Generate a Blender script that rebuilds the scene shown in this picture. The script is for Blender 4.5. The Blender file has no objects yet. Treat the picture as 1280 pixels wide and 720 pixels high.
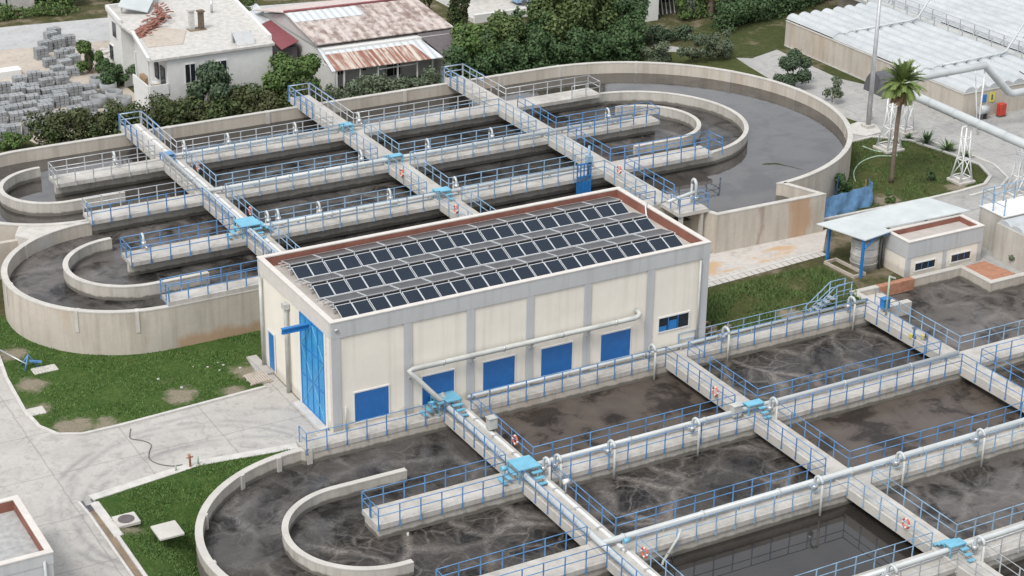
import bpy, math, random
import numpy as np
from mathutils import Matrix, Vector
random.seed(7)
RNG = np.random.default_rng(7)
SC = bpy.context.scene
COL = SC.collection
PI = math.pi
R = math.radians

# ------------------------------------------------------------------ materials
class NT:
    def __init__(s, name):
        s.m = bpy.data.materials.new(name); s.m.use_nodes = True
        s.t = s.m.node_tree; s.n = s.t.nodes; s.l = s.t.links
        s.b = s.n['Principled BSDF']; s._pos = None
    def set(s, **k):
        for a, v in k.items(): s.b.inputs[a.replace('_', ' ')].default_value = v
    def pos(s):
        if s._pos is None: s._pos = s.n.new('ShaderNodeNewGeometry')
        return s._pos.outputs['Position']
    def mapping(s, sc=(1, 1, 1), loc=(0, 0, 0), rot=(0, 0, 0), src=None):
        m = s.n.new('ShaderNodeMapping'); m.inputs['Scale'].default_value = sc
        m.inputs['Location'].default_value = loc; m.inputs['Rotation'].default_value = rot
        s.l.new(src or s.pos(), m.inputs['Vector']); return m.outputs[0]
    def noise(s, scale, detail=5, rough=.55, vec=None, dist=0):
        n = s.n.new('ShaderNodeTexNoise'); n.inputs['Scale'].default_value = scale
        n.inputs['Detail'].default_value = detail; n.inputs['Roughness'].default_value = rough
        n.inputs['Distortion'].default_value = dist
        s.l.new(vec or s.pos(), n.inputs['Vector']); return n.outputs['Fac']
    def noisec(s, scale, detail=4, vec=None):
        n = s.n.new('ShaderNodeTexNoise'); n.inputs['Scale'].default_value = scale; n.inputs['Detail'].default_value = detail
        s.l.new(vec or s.pos(), n.inputs['Vector']); return n.outputs['Color']
    def voronoi(s, scale, vec=None, feature='DISTANCE_TO_EDGE'):
        n = s.n.new('ShaderNodeTexVoronoi'); n.feature = feature; n.inputs['Scale'].default_value = scale
        s.l.new(vec or s.pos(), n.inputs['Vector']); return n.outputs['Distance']
    def ramp(s, fac, *stops):
        r = s.n.new('ShaderNodeValToRGB'); e = r.color_ramp.elements
        while len(e) < len(stops): e.new(0.5)
        for el, (p, c) in zip(e, stops):
            el.position = p; el.color = (c, c, c, 1) if isinstance(c, (int, float)) else (*c, 1)
        s.l.new(fac, r.inputs['Fac']); return r.outputs['Color']
    def mix(s, fac, a, b, mode='MIX'):
        m = s.n.new('ShaderNodeMix'); m.data_type = 'RGBA'; m.blend_type = mode
        for i, v in ((0, fac), (6, a), (7, b)):
            if isinstance(v, (int, float)) and i == 0: m.inputs[0].default_value = v
            elif isinstance(v, tuple): m.inputs[i].default_value = (*v, 1)
            else: s.l.new(v, m.inputs[i])
        return m.outputs[2]
    def math(s, op, a, b=None, clamp=False):
        m = s.n.new('ShaderNodeMath'); m.operation = op; m.use_clamp = clamp
        for i, v in ((0, a), (1, b)):
            if v is None: continue
            if isinstance(v, (int, float)): m.inputs[i].default_value = v
            else: s.l.new(v, m.inputs[i])
        return m.outputs[0]
    def vmath(s, op, a, b):
        m = s.n.new('ShaderNodeVectorMath'); m.operation = op
        for i, v in ((0, a), (1, b)):
            if isinstance(v, tuple): m.inputs[i].default_value = v
            else: s.l.new(v, m.inputs[i])
        return m.outputs[1] if op in ('DISTANCE', 'LENGTH') else m.outputs[0]
    def sep(s, v=None):
        m = s.n.new('ShaderNodeSeparateXYZ'); s.l.new(v or s.pos(), m.inputs[0]); return m.outputs
    def island(s):
        if s._pos is None: s.pos()
        return s._pos.outputs['Random Per Island']
    def color(s, c):
        if isinstance(c, tuple): s.b.inputs['Base Color'].default_value = (*c, 1)
        else: s.l.new(c, s.b.inputs['Base Color'])
        return s
    def bump(s, h, strength=.3, dist=.05):
        b = s.n.new('ShaderNodeBump'); b.inputs['Strength'].default_value = strength; b.inputs['Distance'].default_value = dist
        s.l.new(h, b.inputs['Height']); s.l.new(b.outputs[0], s.b.inputs['Normal'])
    def rough(s, v):
        if isinstance(v, (int, float)): s.b.inputs['Roughness'].default_value = v
        else: s.l.new(v, s.b.inputs['Roughness'])

M = {}
def concrete(name, light, dark, streak=.5, rust=0, scale=.35, wl=None, spots=()):
    t = NT(name)
    n1 = t.noise(scale, 8, .62); n2 = t.noise(5, 5, .6)
    c = t.mix(t.ramp(n1, (.3, 0), (.7, 1)), dark, light)
    c = t.mix(t.ramp(n2, (.35, .0), (.75, .22)), c, tuple(v * .72 for v in dark))
    if streak:
        st = t.noise(1.0, 6, .6, vec=t.mapping((1.6, 1.6, .14)))
        c = t.mix(t.math('MULTIPLY', t.ramp(st, (.47, 0), (.66, 1)), streak), c, (dark[0] * .55, dark[1] * .5, dark[2] * .44))
        st2 = t.noise(1.0, 4, .5, vec=t.mapping((5, 5, .2), (7, 3, 1)))
        c = t.mix(t.math('MULTIPLY', t.ramp(st2, (.55, 0), (.7, 1)), streak * .55), c, (min(1, light[0] * 1.2), light[1] * 1.17, light[2] * 1.1))
    if rust:
        rn = t.noise(.22, 5, .6, vec=t.mapping((1, 1, .35), (11, 4, 0)))
        c = t.mix(t.math('MULTIPLY', t.ramp(rn, (.58, 0), (.68, 1)), rust), c, (.36, .19, .09))
    o = t.sep()
    if wl is not None:
        wob = t.math('MULTIPLY', t.noise(1.4, 5, .6, vec=t.mapping((1, 1, .3), (4, 4, 4))), .34)
        k = t.ramp(t.math('SUBTRACT', t.math('SUBTRACT', o[2], wl), wob), (0, .8), (.12, 0))
        c = t.mix(k, c, (.075, .068, .055))
    for x0, x1, y0, y1, z1, amt, col in spots:
        nn = t.math('MULTIPLY', t.math('SUBTRACT', t.noise(.9, 5, .65, vec=t.mapping((1, 1, .35))), .5), 1.6)
        def win_(v, lo, hi, sf): return t.math('MULTIPLY', t.ramp(t.math('DIVIDE', t.math('SUBTRACT', t.math('ADD', v, nn), lo), sf), (0, 0), (1, 1)), t.ramp(t.math('DIVIDE', t.math('SUBTRACT', hi, t.math('ADD', v, nn)), sf), (0, 0), (1, 1)))
        k = t.math('MULTIPLY', t.math('MULTIPLY', win_(o[0], x0, x1, .4), t.math('MULTIPLY', t.math('GREATER_THAN', o[1], y0), t.math('LESS_THAN', o[1], y1))), t.ramp(t.math('DIVIDE', t.math('SUBTRACT', z1, t.math('ADD', o[2], nn)), .5), (0, 0), (1, 1)))
        c = t.mix(t.math('MULTIPLY', k, amt, True), c, col)
    t.color(c); t.rough(.85); t.bump(n2, .25, .02); M[name] = t.m
concrete('wall_concrete', (.50, .455, .395), (.395, .36, .31), .34, .35, spots=((-4.3, 9, 15, 16.3, .95, .75, (.36, .22, .12)), (43.0, 45.3, 12, 13, 9, .7, (.40, .23, .12)), (40.3, 40.9, 12, 13, 9, .8, (.16, .08, .05))))
concrete('inner_concrete', (.50, .475, .43), (.37, .35, .315), .38, .1)
concrete('inner_concrete_near', (.50, .475, .43), (.37, .35, .315), .38, .1, wl=-.78)
concrete('inner_concrete_far', (.50, .475, .43), (.37, .35, .315), .38, .1, wl=2.12)
concrete('front_wall_concrete', (.50, .465, .41), (.38, .35, .31), .38, .25, wl=-.78)
concrete('slab_concrete', (.50, .48, .45), (.335, .32, .295), .3, .06, .5)
concrete('cap_concrete', (.52, .50, .465), (.40, .38, .35), .15, 0, .8)
concrete('block_concrete', (.33, .345, .355), (.20, .21, .22), .3)

def plain(name, c, rough=.5, var=.12, metal=0, scale=2.0, bump=0):
    t = NT(name); n = t.noise(scale, 5, .6)
    t.color(t.mix(t.ramp(n, (.3, 0), (.72, 1)), tuple(v * (1 - var) for v in c), tuple(min(1, v * (1 + var)) for v in c)))
    t.rough(rough); t.set(Metallic=metal)
    if bump: t.bump(n, bump, .03)
    M[name] = t.m
plain('rail_blue', (.085, .215, .42), .45, .35, scale=1.2)
plain('rail_pale', (.21, .33, .46), .5, .35, scale=1.2)
plain('rail_zinc', (.46, .48, .50), .4, .2, .3)
plain('pipe_white', (.43, .455, .46), .35, .1, scale=.7)
plain('pipe_grey', (.42, .43, .41), .5, .2, scale=.8)
plain('zinc', (.50, .51, .52), .35, .15, .6)
plain('stile_cyan', (.14, .37, .50), .5, .15)
plain('gate_blue', (.02, .16, .42), .45, .12)
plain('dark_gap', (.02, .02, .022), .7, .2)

def render_wall(name, c, dirt, amt):
    t = NT(name); n = t.noise(.5, 5, .6); o = t.sep()
    k = t.mix(t.ramp(n, (.3, 0), (.72, 1)), tuple(v * .94 for v in c), tuple(min(1, v * 1.04) for v in c))
    st = t.ramp(t.noise(1.0, 6, .65, vec=t.mapping((2.2, 2.2, .10))), (.5, 0), (.72, 1))
    k = t.mix(t.math('MULTIPLY', st, amt), k, dirt)
    sp = t.ramp(t.math('ADD', t.math('MULTIPLY', o[2], 1.2), t.math('MULTIPLY', t.noise(1.8, 5, .7), -1.1)), (-.2 + .2, 1), (.35, 0))
    k = t.mix(t.math('MULTIPLY', sp, .55), k, tuple(v * .8 for v in dirt))
    t.color(k); t.rough(.85); M[name] = t.m
render_wall('wall_cream', (.70, .66, .585), (.50, .46, .39), .38)
render_wall('trim_grey', (.43, .44, .445), (.27, .265, .255), .45)
plain('coping', (.54, .51, .475), .7, .08)
plain('parapet_red', (.22, .09, .065), .8, .2, scale=1.0)
plain('roof_felt', (.40, .37, .34), .9, .16, scale=.6)
plain('white_paint', (.62, .62, .605), .6, .06)
plain('white_frame', (.62, .62, .61), .45, .05)
plain('louver_blue', (.008, .105, .33), .4, .12)
plain('frame_alu', (.58, .60, .62), .35, .06, .2)
plain('glass_dark', (.018, .024, .03), .12, .3)
plain('life_orange', (.50, .10, .06), .5, .1)
plain('tarp_blue', (.13, .27, .47), .6, .25, scale=3, bump=.6)
plain('awning_red', (.20, .055, .065), .6, .15)
plain('sheet_dark', (.105, .09, .095), .8, .15)
plain('red_box', (.45, .05, .03), .45, .1)
plain('yellow', (.55, .50, .10), .5, .1)
plain('canopy_sheet', (.46, .49, .49), .5, .1, scale=.8)
plain('rubble_white', (.46, .445, .42), .85, .2)
plain('bark', (.12, .09, .065), .9, .3, scale=6)
plain('palm_bark', (.145, .11, .085), .9, .3, scale=8)
plain('tile_orange', (.24, .105, .078), .8, .25, scale=6)
plain('roof_gravel', (.33, .33, .325), .9, .2, scale=3)
plain('soil', (.20, .15, .105), .95, .3, scale=.8)
plain('hose_green', (.30, .40, .30), .5, .1)
plain('hose_black', (.11, .11, .11), .6, .1)
plain('kerb', (.47, .455, .43), .85, .15, scale=1.5)
plain('paving_orange', (.34, .165, .105), .8, .2, scale=3)
plain('cyl_dark', (.09, .09, .10), .6, .2)
plain('timber', (.30, .20, .12), .8, .25, scale=3)
plain('truss_white', (.70, .71, .71), .45, .06)

def m_slats(name, c, c2, period, axis='z'):
    t = NT(name); o = t.sep(); k = 'xyz'.index(axis)
    f = t.math('FRACT', t.math('DIVIDE', o[k], period))
    t.color(t.mix(t.ramp(f, (.0, 0), (.55, 0), (.8, 1), (1, 1)), c, c2)); t.rough(.45)
    t.bump(f, .6, .04); M[name] = t.m
m_slats('louver_slats', (.008, .11, .34), (.006, .075, .24), .11)

t = NT('door_blue'); n = t.noise(1.6, 6, .65); f = t.noise(.9, 3, .5, vec=t.mapping((1, 1, .5)))
t.color(t.mix(t.ramp(n, (.35, 0), (.7, 1)), (.025, .22, .50), (.06, .32, .60))); t.rough(.4); t.bump(f, .5, .15); M['door_blue'] = t.m

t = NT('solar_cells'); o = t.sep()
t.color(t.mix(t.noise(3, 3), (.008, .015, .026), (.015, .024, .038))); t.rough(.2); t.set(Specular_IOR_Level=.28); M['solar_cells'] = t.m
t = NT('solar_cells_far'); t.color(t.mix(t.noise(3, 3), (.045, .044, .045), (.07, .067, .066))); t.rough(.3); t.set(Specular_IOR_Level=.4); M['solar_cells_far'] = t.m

# corrugated / rusty sheet: ribs run down the slope (world y), bands every period in x
def sheet(name, base, rust, amount, period, axis=0, lo=.4, hi=.6, band=.25):
    t = NT(name); o = t.sep()
    rib = t.math('SINE', t.math('MULTIPLY', o[axis], 2 * PI / period))
    stretch = (band * 6, .5 if amount < 1 else .15, .5 if amount < 1 else .15) if axis == 0 else (.5, band * 6, .5)
    n = t.noise(1.0, 7, .68, vec=t.mapping(stretch)); n2 = t.noise(1.6, 5, .6)
    k = t.math('ADD', t.math('MULTIPLY', n, .62 if amount < 1 else .86), t.math('MULTIPLY', n2, .38 if amount < 1 else .14))
    c = t.mix(t.math('MULTIPLY', t.ramp(k, (lo, 0), (hi, 1)), amount), base, rust)
    t.color(c); t.rough(.6); t.bump(rib, .8, .06); M[name] = t.m
sheet('roof_mottled', (.47, .41, .38), (.20, .14, .12), .95, .9, 0, .46, .58, .22)
sheet('roof_rust', (.52, .45, .39), (.25, .115, .08), 1.0, .5, 0, .44, .52, .45)
sheet('roof_pale', (.52, .55, .57), (.42, .38, .35), .6, .7, 0, .5, .7)
sheet('roof_pink', (.56, .48, .45), (.44, .34, .30), .7, .7, 0, .45, .65)

t = NT('cover_white'); n = t.noise(.5, 5, .6); t.color(t.mix(t.ramp(n, (.35, 0), (.7, 1)), (.36, .385, .40), (.46, .48, .49))); t.rough(.4); M['cover_white'] = t.m

# ground sheets
SPOTS = [(-6.3, 9.1, 1.0), (-1.4, 10.4, .9), (-14.2, 14.9, .9), (-13.4, 8.3, 1.1), (-11.6, 7.5, .8), (-14.0, 19.8, .9), (-14.6, 11.4, .6), (-3.2, 8.0, .7), (-14.3, -4.2, .7), (35, 1.2, .9), (55, 15.2, 1.1), (62, 14.8, .8)]
def grass(name, c1, c2, dry, dry_amt, spots=()):
    t = NT(name)
    a = t.noise(.55, 8, .7); b = t.noise(7, 6, .75); d = t.noise(.33, 7, .7, vec=t.mapping((1, 1, 1), (5, 9, 0)))
    c = t.mix(t.ramp(a, (.32, 0), (.68, 1)), c1, c2)
    c = t.mix(t.ramp(b, (.35, 0), (.72, .75)), c, tuple(v * .42 for v in c1))
    b2 = t.noise(2.2, 6, .7, vec=t.mapping((1, 1, 1), (3, 1, 0)))
    c = t.mix(t.ramp(b2, (.5, 0), (.75, .5)), c, (c2[0] * 1.6, c2[1] * 1.25, c2[2] * 1.2))
    c = t.mix(t.ramp(d, (dry_amt, 0), (dry_amt + .12, .85)), c, dry)
    if spots:
        e = t.math('MULTIPLY', t.math('SUBTRACT', t.noise(1.1, 7, .72), .5), 3.2); p2 = t.vmath('MULTIPLY', t.pos(), (1, 1, 0)); k = None
        for x, y, r_ in spots:
            q = t.ramp(t.math('SUBTRACT', t.math('ADD', t.vmath('DISTANCE', p2, (x, y, 0)), e), r_ - .35), (0, 1), (.7, 0)); k = q if k is None else t.math('MAXIMUM', k, q)
        c = t.mix(t.math('MULTIPLY', k, .9), c, t.mix(t.ramp(b, (.3, 0), (.7, 1)), (.27, .22, .155), (.40, .35, .285)))
    t.color(c); t.rough(1); t.set(Specular_IOR_Level=.1); t.bump(b, 1.0, .25); M[name] = t.m
grass('lawn', (.055, .118, .028), (.115, .180, .048), (.27, .225, .155), .62, SPOTS)
grass('lawn_dry', (.075, .095, .034), (.120, .138, .050), (.22, .18, .11), .60, SPOTS)
grass('field', (.065, .085, .032), (.15, .135, .07), (.27, .22, .16), .5)
grass('verge', (.06, .085, .03), (.11, .12, .05), (.25, .20, .14), .55)

def paving(name, c1, c2, joint, tyres=False, stain=None):
    t = NT(name); o = t.sep()
    a = t.noise(.28, 9, .68); b = t.noise(6, 6, .7); w = t.noise(1.3, 7, .7, dist=1.2)
    c = t.mix(t.ramp(a, (.3, 0), (.7, 1)), c1, c2)
    c = t.mix(t.ramp(b, (.4, 0), (.75, .25)), c, tuple(v * .6 for v in c1))
    c = t.mix(t.ramp(w, (.52, 0), (.63, .45)), c, tuple(v * .62 for v in c1))
    c = t.mix(t.ramp(w, (.30, .35), (.42, 0)), c, tuple(min(1, v * 1.22) for v in c2))
    if joint:
        wob = t.math('MULTIPLY', t.math('SUBTRACT', t.noise(.8, 3), .5), .25)
        for k, off in ((0, .7), (1, 2.1)):
            f = t.math('FRACT', t.math('DIVIDE', t.math('ADD', t.math('ADD', o[k], off), wob), joint))
            g = t.math('MULTIPLY', t.math('LESS_THAN', f, .016), .4)
            c = t.mix(g, c, tuple(v * .45 for v in c1))
    if tyres:
        for cx, cy, rr in ((-9.2, -3.0, 8.75), (-9.2, -3.0, 8.15), (-9.6, -3.4, 6.7), (-9.4, -3.3, 6.1), (-7.0, -3.6, 9.9), (-8.0, -6.5, 9.3)):
            d = t.vmath('DISTANCE', t.vmath('MULTIPLY', t.pos(), (1, 1, 0)), (cx, cy, 0))
            e = t.math('ABSOLUTE', t.math('SUBTRACT', d, rr))
            g = t.ramp(e, (.0, 1), (.34, 0))
            sm = t.ramp(t.noise(.35, 6, .7, vec=t.mapping((1, 1, 1), (cx, rr, 0))), (.40, 0), (.62, .55))
            c = t.mix(t.math('MULTIPLY', g, sm), c, (.15, .15, .155))
    if stain:
        s = t.noise(.3, 6, .6, vec=t.mapping((.5, 1.3, 1), (2, 3, 0)))
        c = t.mix(t.ramp(s, (.5, 0), (.58, .8)), c, stain)
    t.color(c); t.rough(.9); t.bump(b, .25, .02); M[name] = t.m
paving('yard_paving', (.335, .318, .295), (.445, .425, .398), 5.2, True)
paving('east_paving', (.285, .28, .27), (.385, .38, .365), 4.2)
paving('path_paving', (.42, .39, .36), (.52, .49, .46), 0, False, (.44, .28, .14))
paving('road_grey', (.36, .36, .36), (.45, .45, .45), 0)
paving('dirt_pale', (.38, .325, .27), (.47, .42, .365), 0)

# water: base sludge colour, foam colour, vein amount
def water(name, deep, foam, vein, sheetf, rough=.06, ripple=.25, scale=.22, rscale=1.6, ior=1.45):
    t = NT(name)
    c = deep
    wv = t.vmath('ADD', t.mapping((1, 1, 0)), t.vmath('MULTIPLY', t.noisec(.34, 5), (2.6, 2.6, 0)))
    big = t.noise(.16, 4, .55, vec=t.mapping((1, 1, 0), (3, 8, 0)))
    if sheetf:
        s = t.noise(.33, 7, .62, vec=wv)
        s = t.math('MULTIPLY', t.ramp(s, (.42, 0), (.50, .7), (.66, 1)), sheetf)
        c = t.mix(s, deep, foam)
    if vein:
        v = t.voronoi(scale, vec=wv)
        v2 = t.voronoi(scale * 2.3, vec=t.vmath('ADD', wv, (13, 5, 0)))
        vv = t.ramp(v, (0, 1), (.03, .75), (.10, 0)); vb = t.ramp(v2, (0, .65), (.06, 0))
        fl = t.noise(2.4, 7, .75, vec=wv); fr_ = t.ramp(t.noise(9, 5, .75, vec=wv), (.34, .25), (.60, 1))
        v3 = t.ramp(t.voronoi(scale * 6.5, vec=t.vmath('ADD', wv, (3, 9, 0))), (0, .26), (.16, 0))
        k = t.math('MULTIPLY', t.math('MAXIMUM', t.math('MAXIMUM', vv, vb), v3), fr_)
        k = t.math('MULTIPLY', k, t.ramp(fl, (.30, 0), (.55, 1)))
        k = t.math('MULTIPLY', k, t.math('MULTIPLY', t.ramp(big, (.38, .12), (.58, 1)), vein), True)
        c = t.mix(k, c, foam)
    fine = t.noise(5, 6, .7)
    c = t.mix(t.ramp(fine, (.45, 0), (.8, .10)), c, foam)
    t.color(c); t.rough(rough); t.set(IOR=ior); t.set(Specular_IOR_Level=.5 if ior > 1.5 else .22)
    h = t.noise(rscale, 4, .5, vec=wv)
    t.bump(h, ripple, .06); M[name] = t.m
water('water_veined', (.011, .010, .0095), (.23, .207, .188), 1.0, .16, .08, .3, ior=1.33)
water('water_brown', (.028, .023, .020), (.115, .095, .082), .3, .85, .25, .25, ior=1.33)
water('water_calm', (.022, .0195, .0175), (.08, .072, .066), .0, .12, .02, .03, rscale=.8, ior=1.6)
water('water_flow', (.024, .022, .021), (.20, .182, .17), .85, .5, .12, .35, .2, ior=1.36)
water('water_arc', (.014, .013, .0125), (.19, .178, .17), .85, .30, .10, .3, .22, ior=1.33)
water('water_grey', (.013, .0125, .012), (.13, .122, .115), .6, .28, .07, .12, ior=1.33)

water('water_mirror', (.024, .021, .0195), (.085, .076, .068), .35, .55, .03, .13, rscale=1.1, ior=1.9)
def foliage(name, c1, c2, c3):
    t = NT(name)
    isl = t.island(); big = t.noise(.55, 4, .6)
    c = t.mix(t.ramp(isl, (.1, 0), (.9, 1)), c1, c2)
    c = t.mix(t.ramp(big, (.42, 0), (.62, .8)), c, c3)
    t.color(c); t.rough(.65); t.set(Specular_IOR_Level=.25)
    t.b.inputs['Subsurface Weight'].default_value = 0
    M[name] = t.m
foliage('leaf_hedge', (.032, .055, .019), (.078, .105, .036), (.075, .075, .034))
foliage('leaf_dark', (.030, .062, .025), (.075, .120, .048), (.048, .092, .034))
foliage('leaf_mid', (.045, .085, .025), (.115, .165, .052), (.080, .140, .038))
foliage('leaf_olive', (.075, .10, .058), (.145, .172, .108), (.09, .12, .075))
foliage('leaf_blue', (.038, .066, .036), (.090, .125, .070), (.055, .085, .050))
foliage('leaf_fir', (.050, .082, .028), (.115, .150, .052), (.075, .105, .036))
foliage('frond', (.09, .14, .034), (.19, .24, .08), (.13, .18, .055))
foliage('frond_dead', (.17, .11, .055), (.28, .20, .11), (.13, .08, .04))
foliage('blade', (.060, .125, .030), (.115, .190, .052), (.085, .145, .042))

# ------------------------------------------------------------------ mesh builder
class MB:
    def __init__(s): s.v = []; s.f = []; s.sm = []
    def add(s, vs, fs, smooth=False):
        o = len(s.v); s.v += [tuple(map(float, p)) for p in vs]
        s.f += [tuple(i + o for i in f) for f in fs]; s.sm += [smooth] * len(fs); return s
    def box(s, x0, x1, y0, y1, z0, z1):
        return s.add([(x0, y0, z0), (x1, y0, z0), (x1, y1, z0), (x0, y1, z0), (x0, y0, z1), (x1, y0, z1), (x1, y1, z1), (x0, y1, z1)],
                     [(0, 3, 2, 1), (4, 5, 6, 7), (0, 1, 5, 4), (1, 2, 6, 5), (2, 3, 7, 6), (3, 0, 4, 7)])
    def bevbox(s, x0, x1, y0, y1, z0, z1, b=.05):
        return s.prism([(x0 + b, y0), (x1 - b, y0), (x1, y0 + b), (x1, y1 - b), (x1 - b, y1), (x0 + b, y1), (x0, y1 - b), (x0, y0 + b)], z0, z1)
    def bar(s, p, q, w, h=None):
        h = h or w; p = Vector(p); q = Vector(q); d = (q - p).normalized()
        u = d.cross(Vector((0, 0, 1)));  u = Vector((1, 0, 0)) if u.length < 1e-4 else u.normalized(); w2 = u.cross(d)
        vs = [a + u * sx * w / 2 + w2 * sz * h / 2 for a in (p, q) for sx, sz in ((-1, -1), (1, -1), (1, 1), (-1, 1))]
        return s.add(vs, [(0, 1, 2, 3), (7, 6, 5, 4), (0, 4, 5, 1), (1, 5, 6, 2), (2, 6, 7, 3), (3, 7, 4, 0)])
    def tube(s, pts, r, n=8, caps=True):
        pts = [Vector(p) for p in pts]; rs = r if isinstance(r, (list, tuple)) else [r] * len(pts)
        vs = []; fs = []; up = None
        for i, p in enumerate(pts):
            d = (pts[min(i + 1, len(pts) - 1)] - pts[max(i - 1, 0)]).normalized()
            if up is None: up = Vector((0, 0, 1)) if abs(d.z) < .9 else Vector((1, 0, 0))
            u = d.cross(up).normalized(); up = u.cross(d).normalized()
            for k in range(n):
                a = 2 * PI * k / n; vs.append(p + (u * math.cos(a) + up * math.sin(a)) * rs[i])
        for i in range(len(pts) - 1):
            for k in range(n):
                a, b = i * n + k, i * n + (k + 1) % n; fs.append((a, b, b + n, a + n))
        s.add(vs, fs, True)
        if caps:
            o = len(s.v) - len(vs)
            s.f += [tuple(o + k for k in reversed(range(n))), tuple(o + len(vs) - n + k for k in range(n))]; s.sm += [False] * 2
        return s
    def prism(s, poly, z0, z1):
        n = len(poly)
        if sum(poly[i][0] * poly[(i + 1) % n][1] - poly[(i + 1) % n][0] * poly[i][1] for i in range(n)) < 0: poly = poly[::-1]
        vs = [(x, y, z0) for x, y in poly] + [(x, y, z1) for x, y in poly]
        return s.add(vs, [tuple(reversed(range(n))), tuple(range(n, 2 * n))] + [(i, (i + 1) % n, n + (i + 1) % n, n + i) for i in range(n)])
    def wall(s, pts, w, z0, z1, closed=False):      # a wall of thickness w centred on a polyline
        n = len(pts); L = []; Rr = []
        P2 = [Vector((p[0], p[1])) for p in pts]
        for i in range(n):
            a = P2[i - 1] if (i > 0 or closed) else None; b = P2[(i + 1) % n] if (i < n - 1 or closed) else None
            d1 = (P2[i] - a).normalized() if a is not None else None; d2 = (b - P2[i]).normalized() if b is not None else None
            d1 = d1 or d2; d2 = d2 or d1
            n1 = Vector((-d1.y, d1.x)); n2 = Vector((-d2.y, d2.x)); m = (n1 + n2).normalized(); k = w / 2 / max(.3, m.dot(n1))
            L.append(P2[i] + m * k); Rr.append(P2[i] - m * k)
        vs = []
        for i in range(n): vs += [(Rr[i].x, Rr[i].y, z0), (L[i].x, L[i].y, z0), (L[i].x, L[i].y, z1), (Rr[i].x, Rr[i].y, z1)]
        fs = []
        for i in range(n if closed else n - 1):
            a, b = 4 * i, 4 * ((i + 1) % n)
            for k in range(4): fs.append((a + k, b + k, b + (k + 1) % 4, a + (k + 1) % 4)[::-1])
        if not closed: fs += [(0, 1, 2, 3)[::-1], tuple(4 * (n - 1) + k for k in range(4))]
        return s.add(vs, fs)
    def quad(s, a, b, c, d): return s.add([a, b, c, d], [(0, 1, 2, 3)])
    def slab(s, a, b, c, d, t):                     # sloped sheet with thickness t
        A = [Vector(p) for p in (a, b, c, d)]; B = [p - Vector((0, 0, t)) for p in A]
        return s.add(A + B, [(0, 1, 2, 3), (7, 6, 5, 4), (0, 4, 5, 1), (1, 5, 6, 2), (2, 6, 7, 3), (3, 7, 4, 0)])
    def torus(s, c, Rr, r, ax, n=20, m=8):
        c = Vector(c); ax = Vector(ax).normalized(); u = ax.orthogonal().normalized(); w = ax.cross(u); vs = []
        for i in range(n):
            a = 2 * PI * i / n; d = u * math.cos(a) + w * math.sin(a)
            for k in range(m):
                b = 2 * PI * k / m; vs.append(c + d * (Rr + r * math.cos(b)) + ax * r * math.sin(b))
        fs = [(i * m + k, i * m + (k + 1) % m, ((i + 1) % n) * m + (k + 1) % m, ((i + 1) % n) * m + k) for i in range(n) for k in range(m)]
        return s.add(vs, fs, True)

def link(name, me, parent=None, loc=(0, 0, 0)):
    o = bpy.data.objects.new(name, me); COL.objects.link(o)
    o.location = loc
    if parent is not None: o.parent = parent
    return o
def mesh(name, mb, m, off=(0, 0, 0)):
    me = bpy.data.meshes.new(name)
    me.from_pydata([(x - off[0], y - off[1], z - off[2]) for x, y, z in mb.v], [], mb.f)
    me.polygons.foreach_set('use_smooth', mb.sm); me.materials.append(M[m]); me.update()
    return me
def origin(p):
    w = Vector((0, 0, 0))
    while p is not None: w += p.location; p = p.parent
    return w
SPLIT = {'pilaster', 'joint_strip', 'leg', 'support', 'bracket', 'veranda_post', 'door_frame', 'post', 'tray_bracket', 'downpipe', 'frame_post', 'aerial', 'gable', 'stem', 'coping_piece', 'symbol', 'flange', 'beam', 'parapet', 'grab_band', 'pole'}
def islands(mb):
    par = list(range(len(mb.v)))
    def f(i):
        while par[i] != i: par[i] = par[par[i]]; i = par[i]
        return i
    for fc in mb.f:
        a = f(fc[0])
        for k in fc[1:]: par[f(k)] = a
    out = {}
    for fc, sm in zip(mb.f, mb.sm): out.setdefault(f(fc[0]), []).append((fc, sm))
    res = []
    for fs in out.values():
        ids = sorted({k for fc, _ in fs for k in fc}); mp = {k: i for i, k in enumerate(ids)}; b = MB()
        b.v = [mb.v[k] for k in ids]; b.f = [tuple(mp[k] for k in fc) for fc, _ in fs]; b.sm = [q for _, q in fs]; res.append(b)
    return res
def part(name, mb, m, parent, label=None):          # mb in world coordinates
    if name in SPLIT:
        bs = islands(mb)
        if len(bs) > 1:
            for b_ in bs: o = link(name, mesh(name, b_, m, origin(parent)), parent)
            return o
    o = link(name, mesh(name, mb, m, origin(parent)), parent)
    if label: o['label'] = label
    return o
def tag(o, label, cat, group=None):
    o['label'] = label; o['category'] = cat
    if group: o['group'] = group
    return o
def thing(name, loc, label, cat, group=None):
    return tag(link(name, None, None, loc), label, cat, group)
def solid(name, mb, m, loc, label, cat, group=None):   # a thing that is one mesh
    return tag(link(name, mesh(name, mb, m, loc), None, loc), label, cat, group)
def struct(name, mb, m, kind='structure', label=None):
    o = link(name, mesh(name, mb, m), None); o['kind'] = kind
    if label: o['label'] = label
    return o
def arc(cx, cy, r, a0, a1, n=36):
    return [(cx + r * math.cos(R(a0 + (a1 - a0) * i / n)), cy + r * math.sin(R(a0 + (a1 - a0) * i / n))) for i in range(n + 1)]
ORD = ['first', 'second', 'third', 'fourth', 'fifth', 'sixth', 'seventh', 'eighth', 'ninth', 'tenth', 'eleventh', 'twelfth', 'thirteenth',
       'fourteenth', 'fifteenth', 'sixteenth', 'seventeenth', 'eighteenth', 'nineteenth', 'twentieth', 'twenty-first', 'twenty-second']

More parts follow.
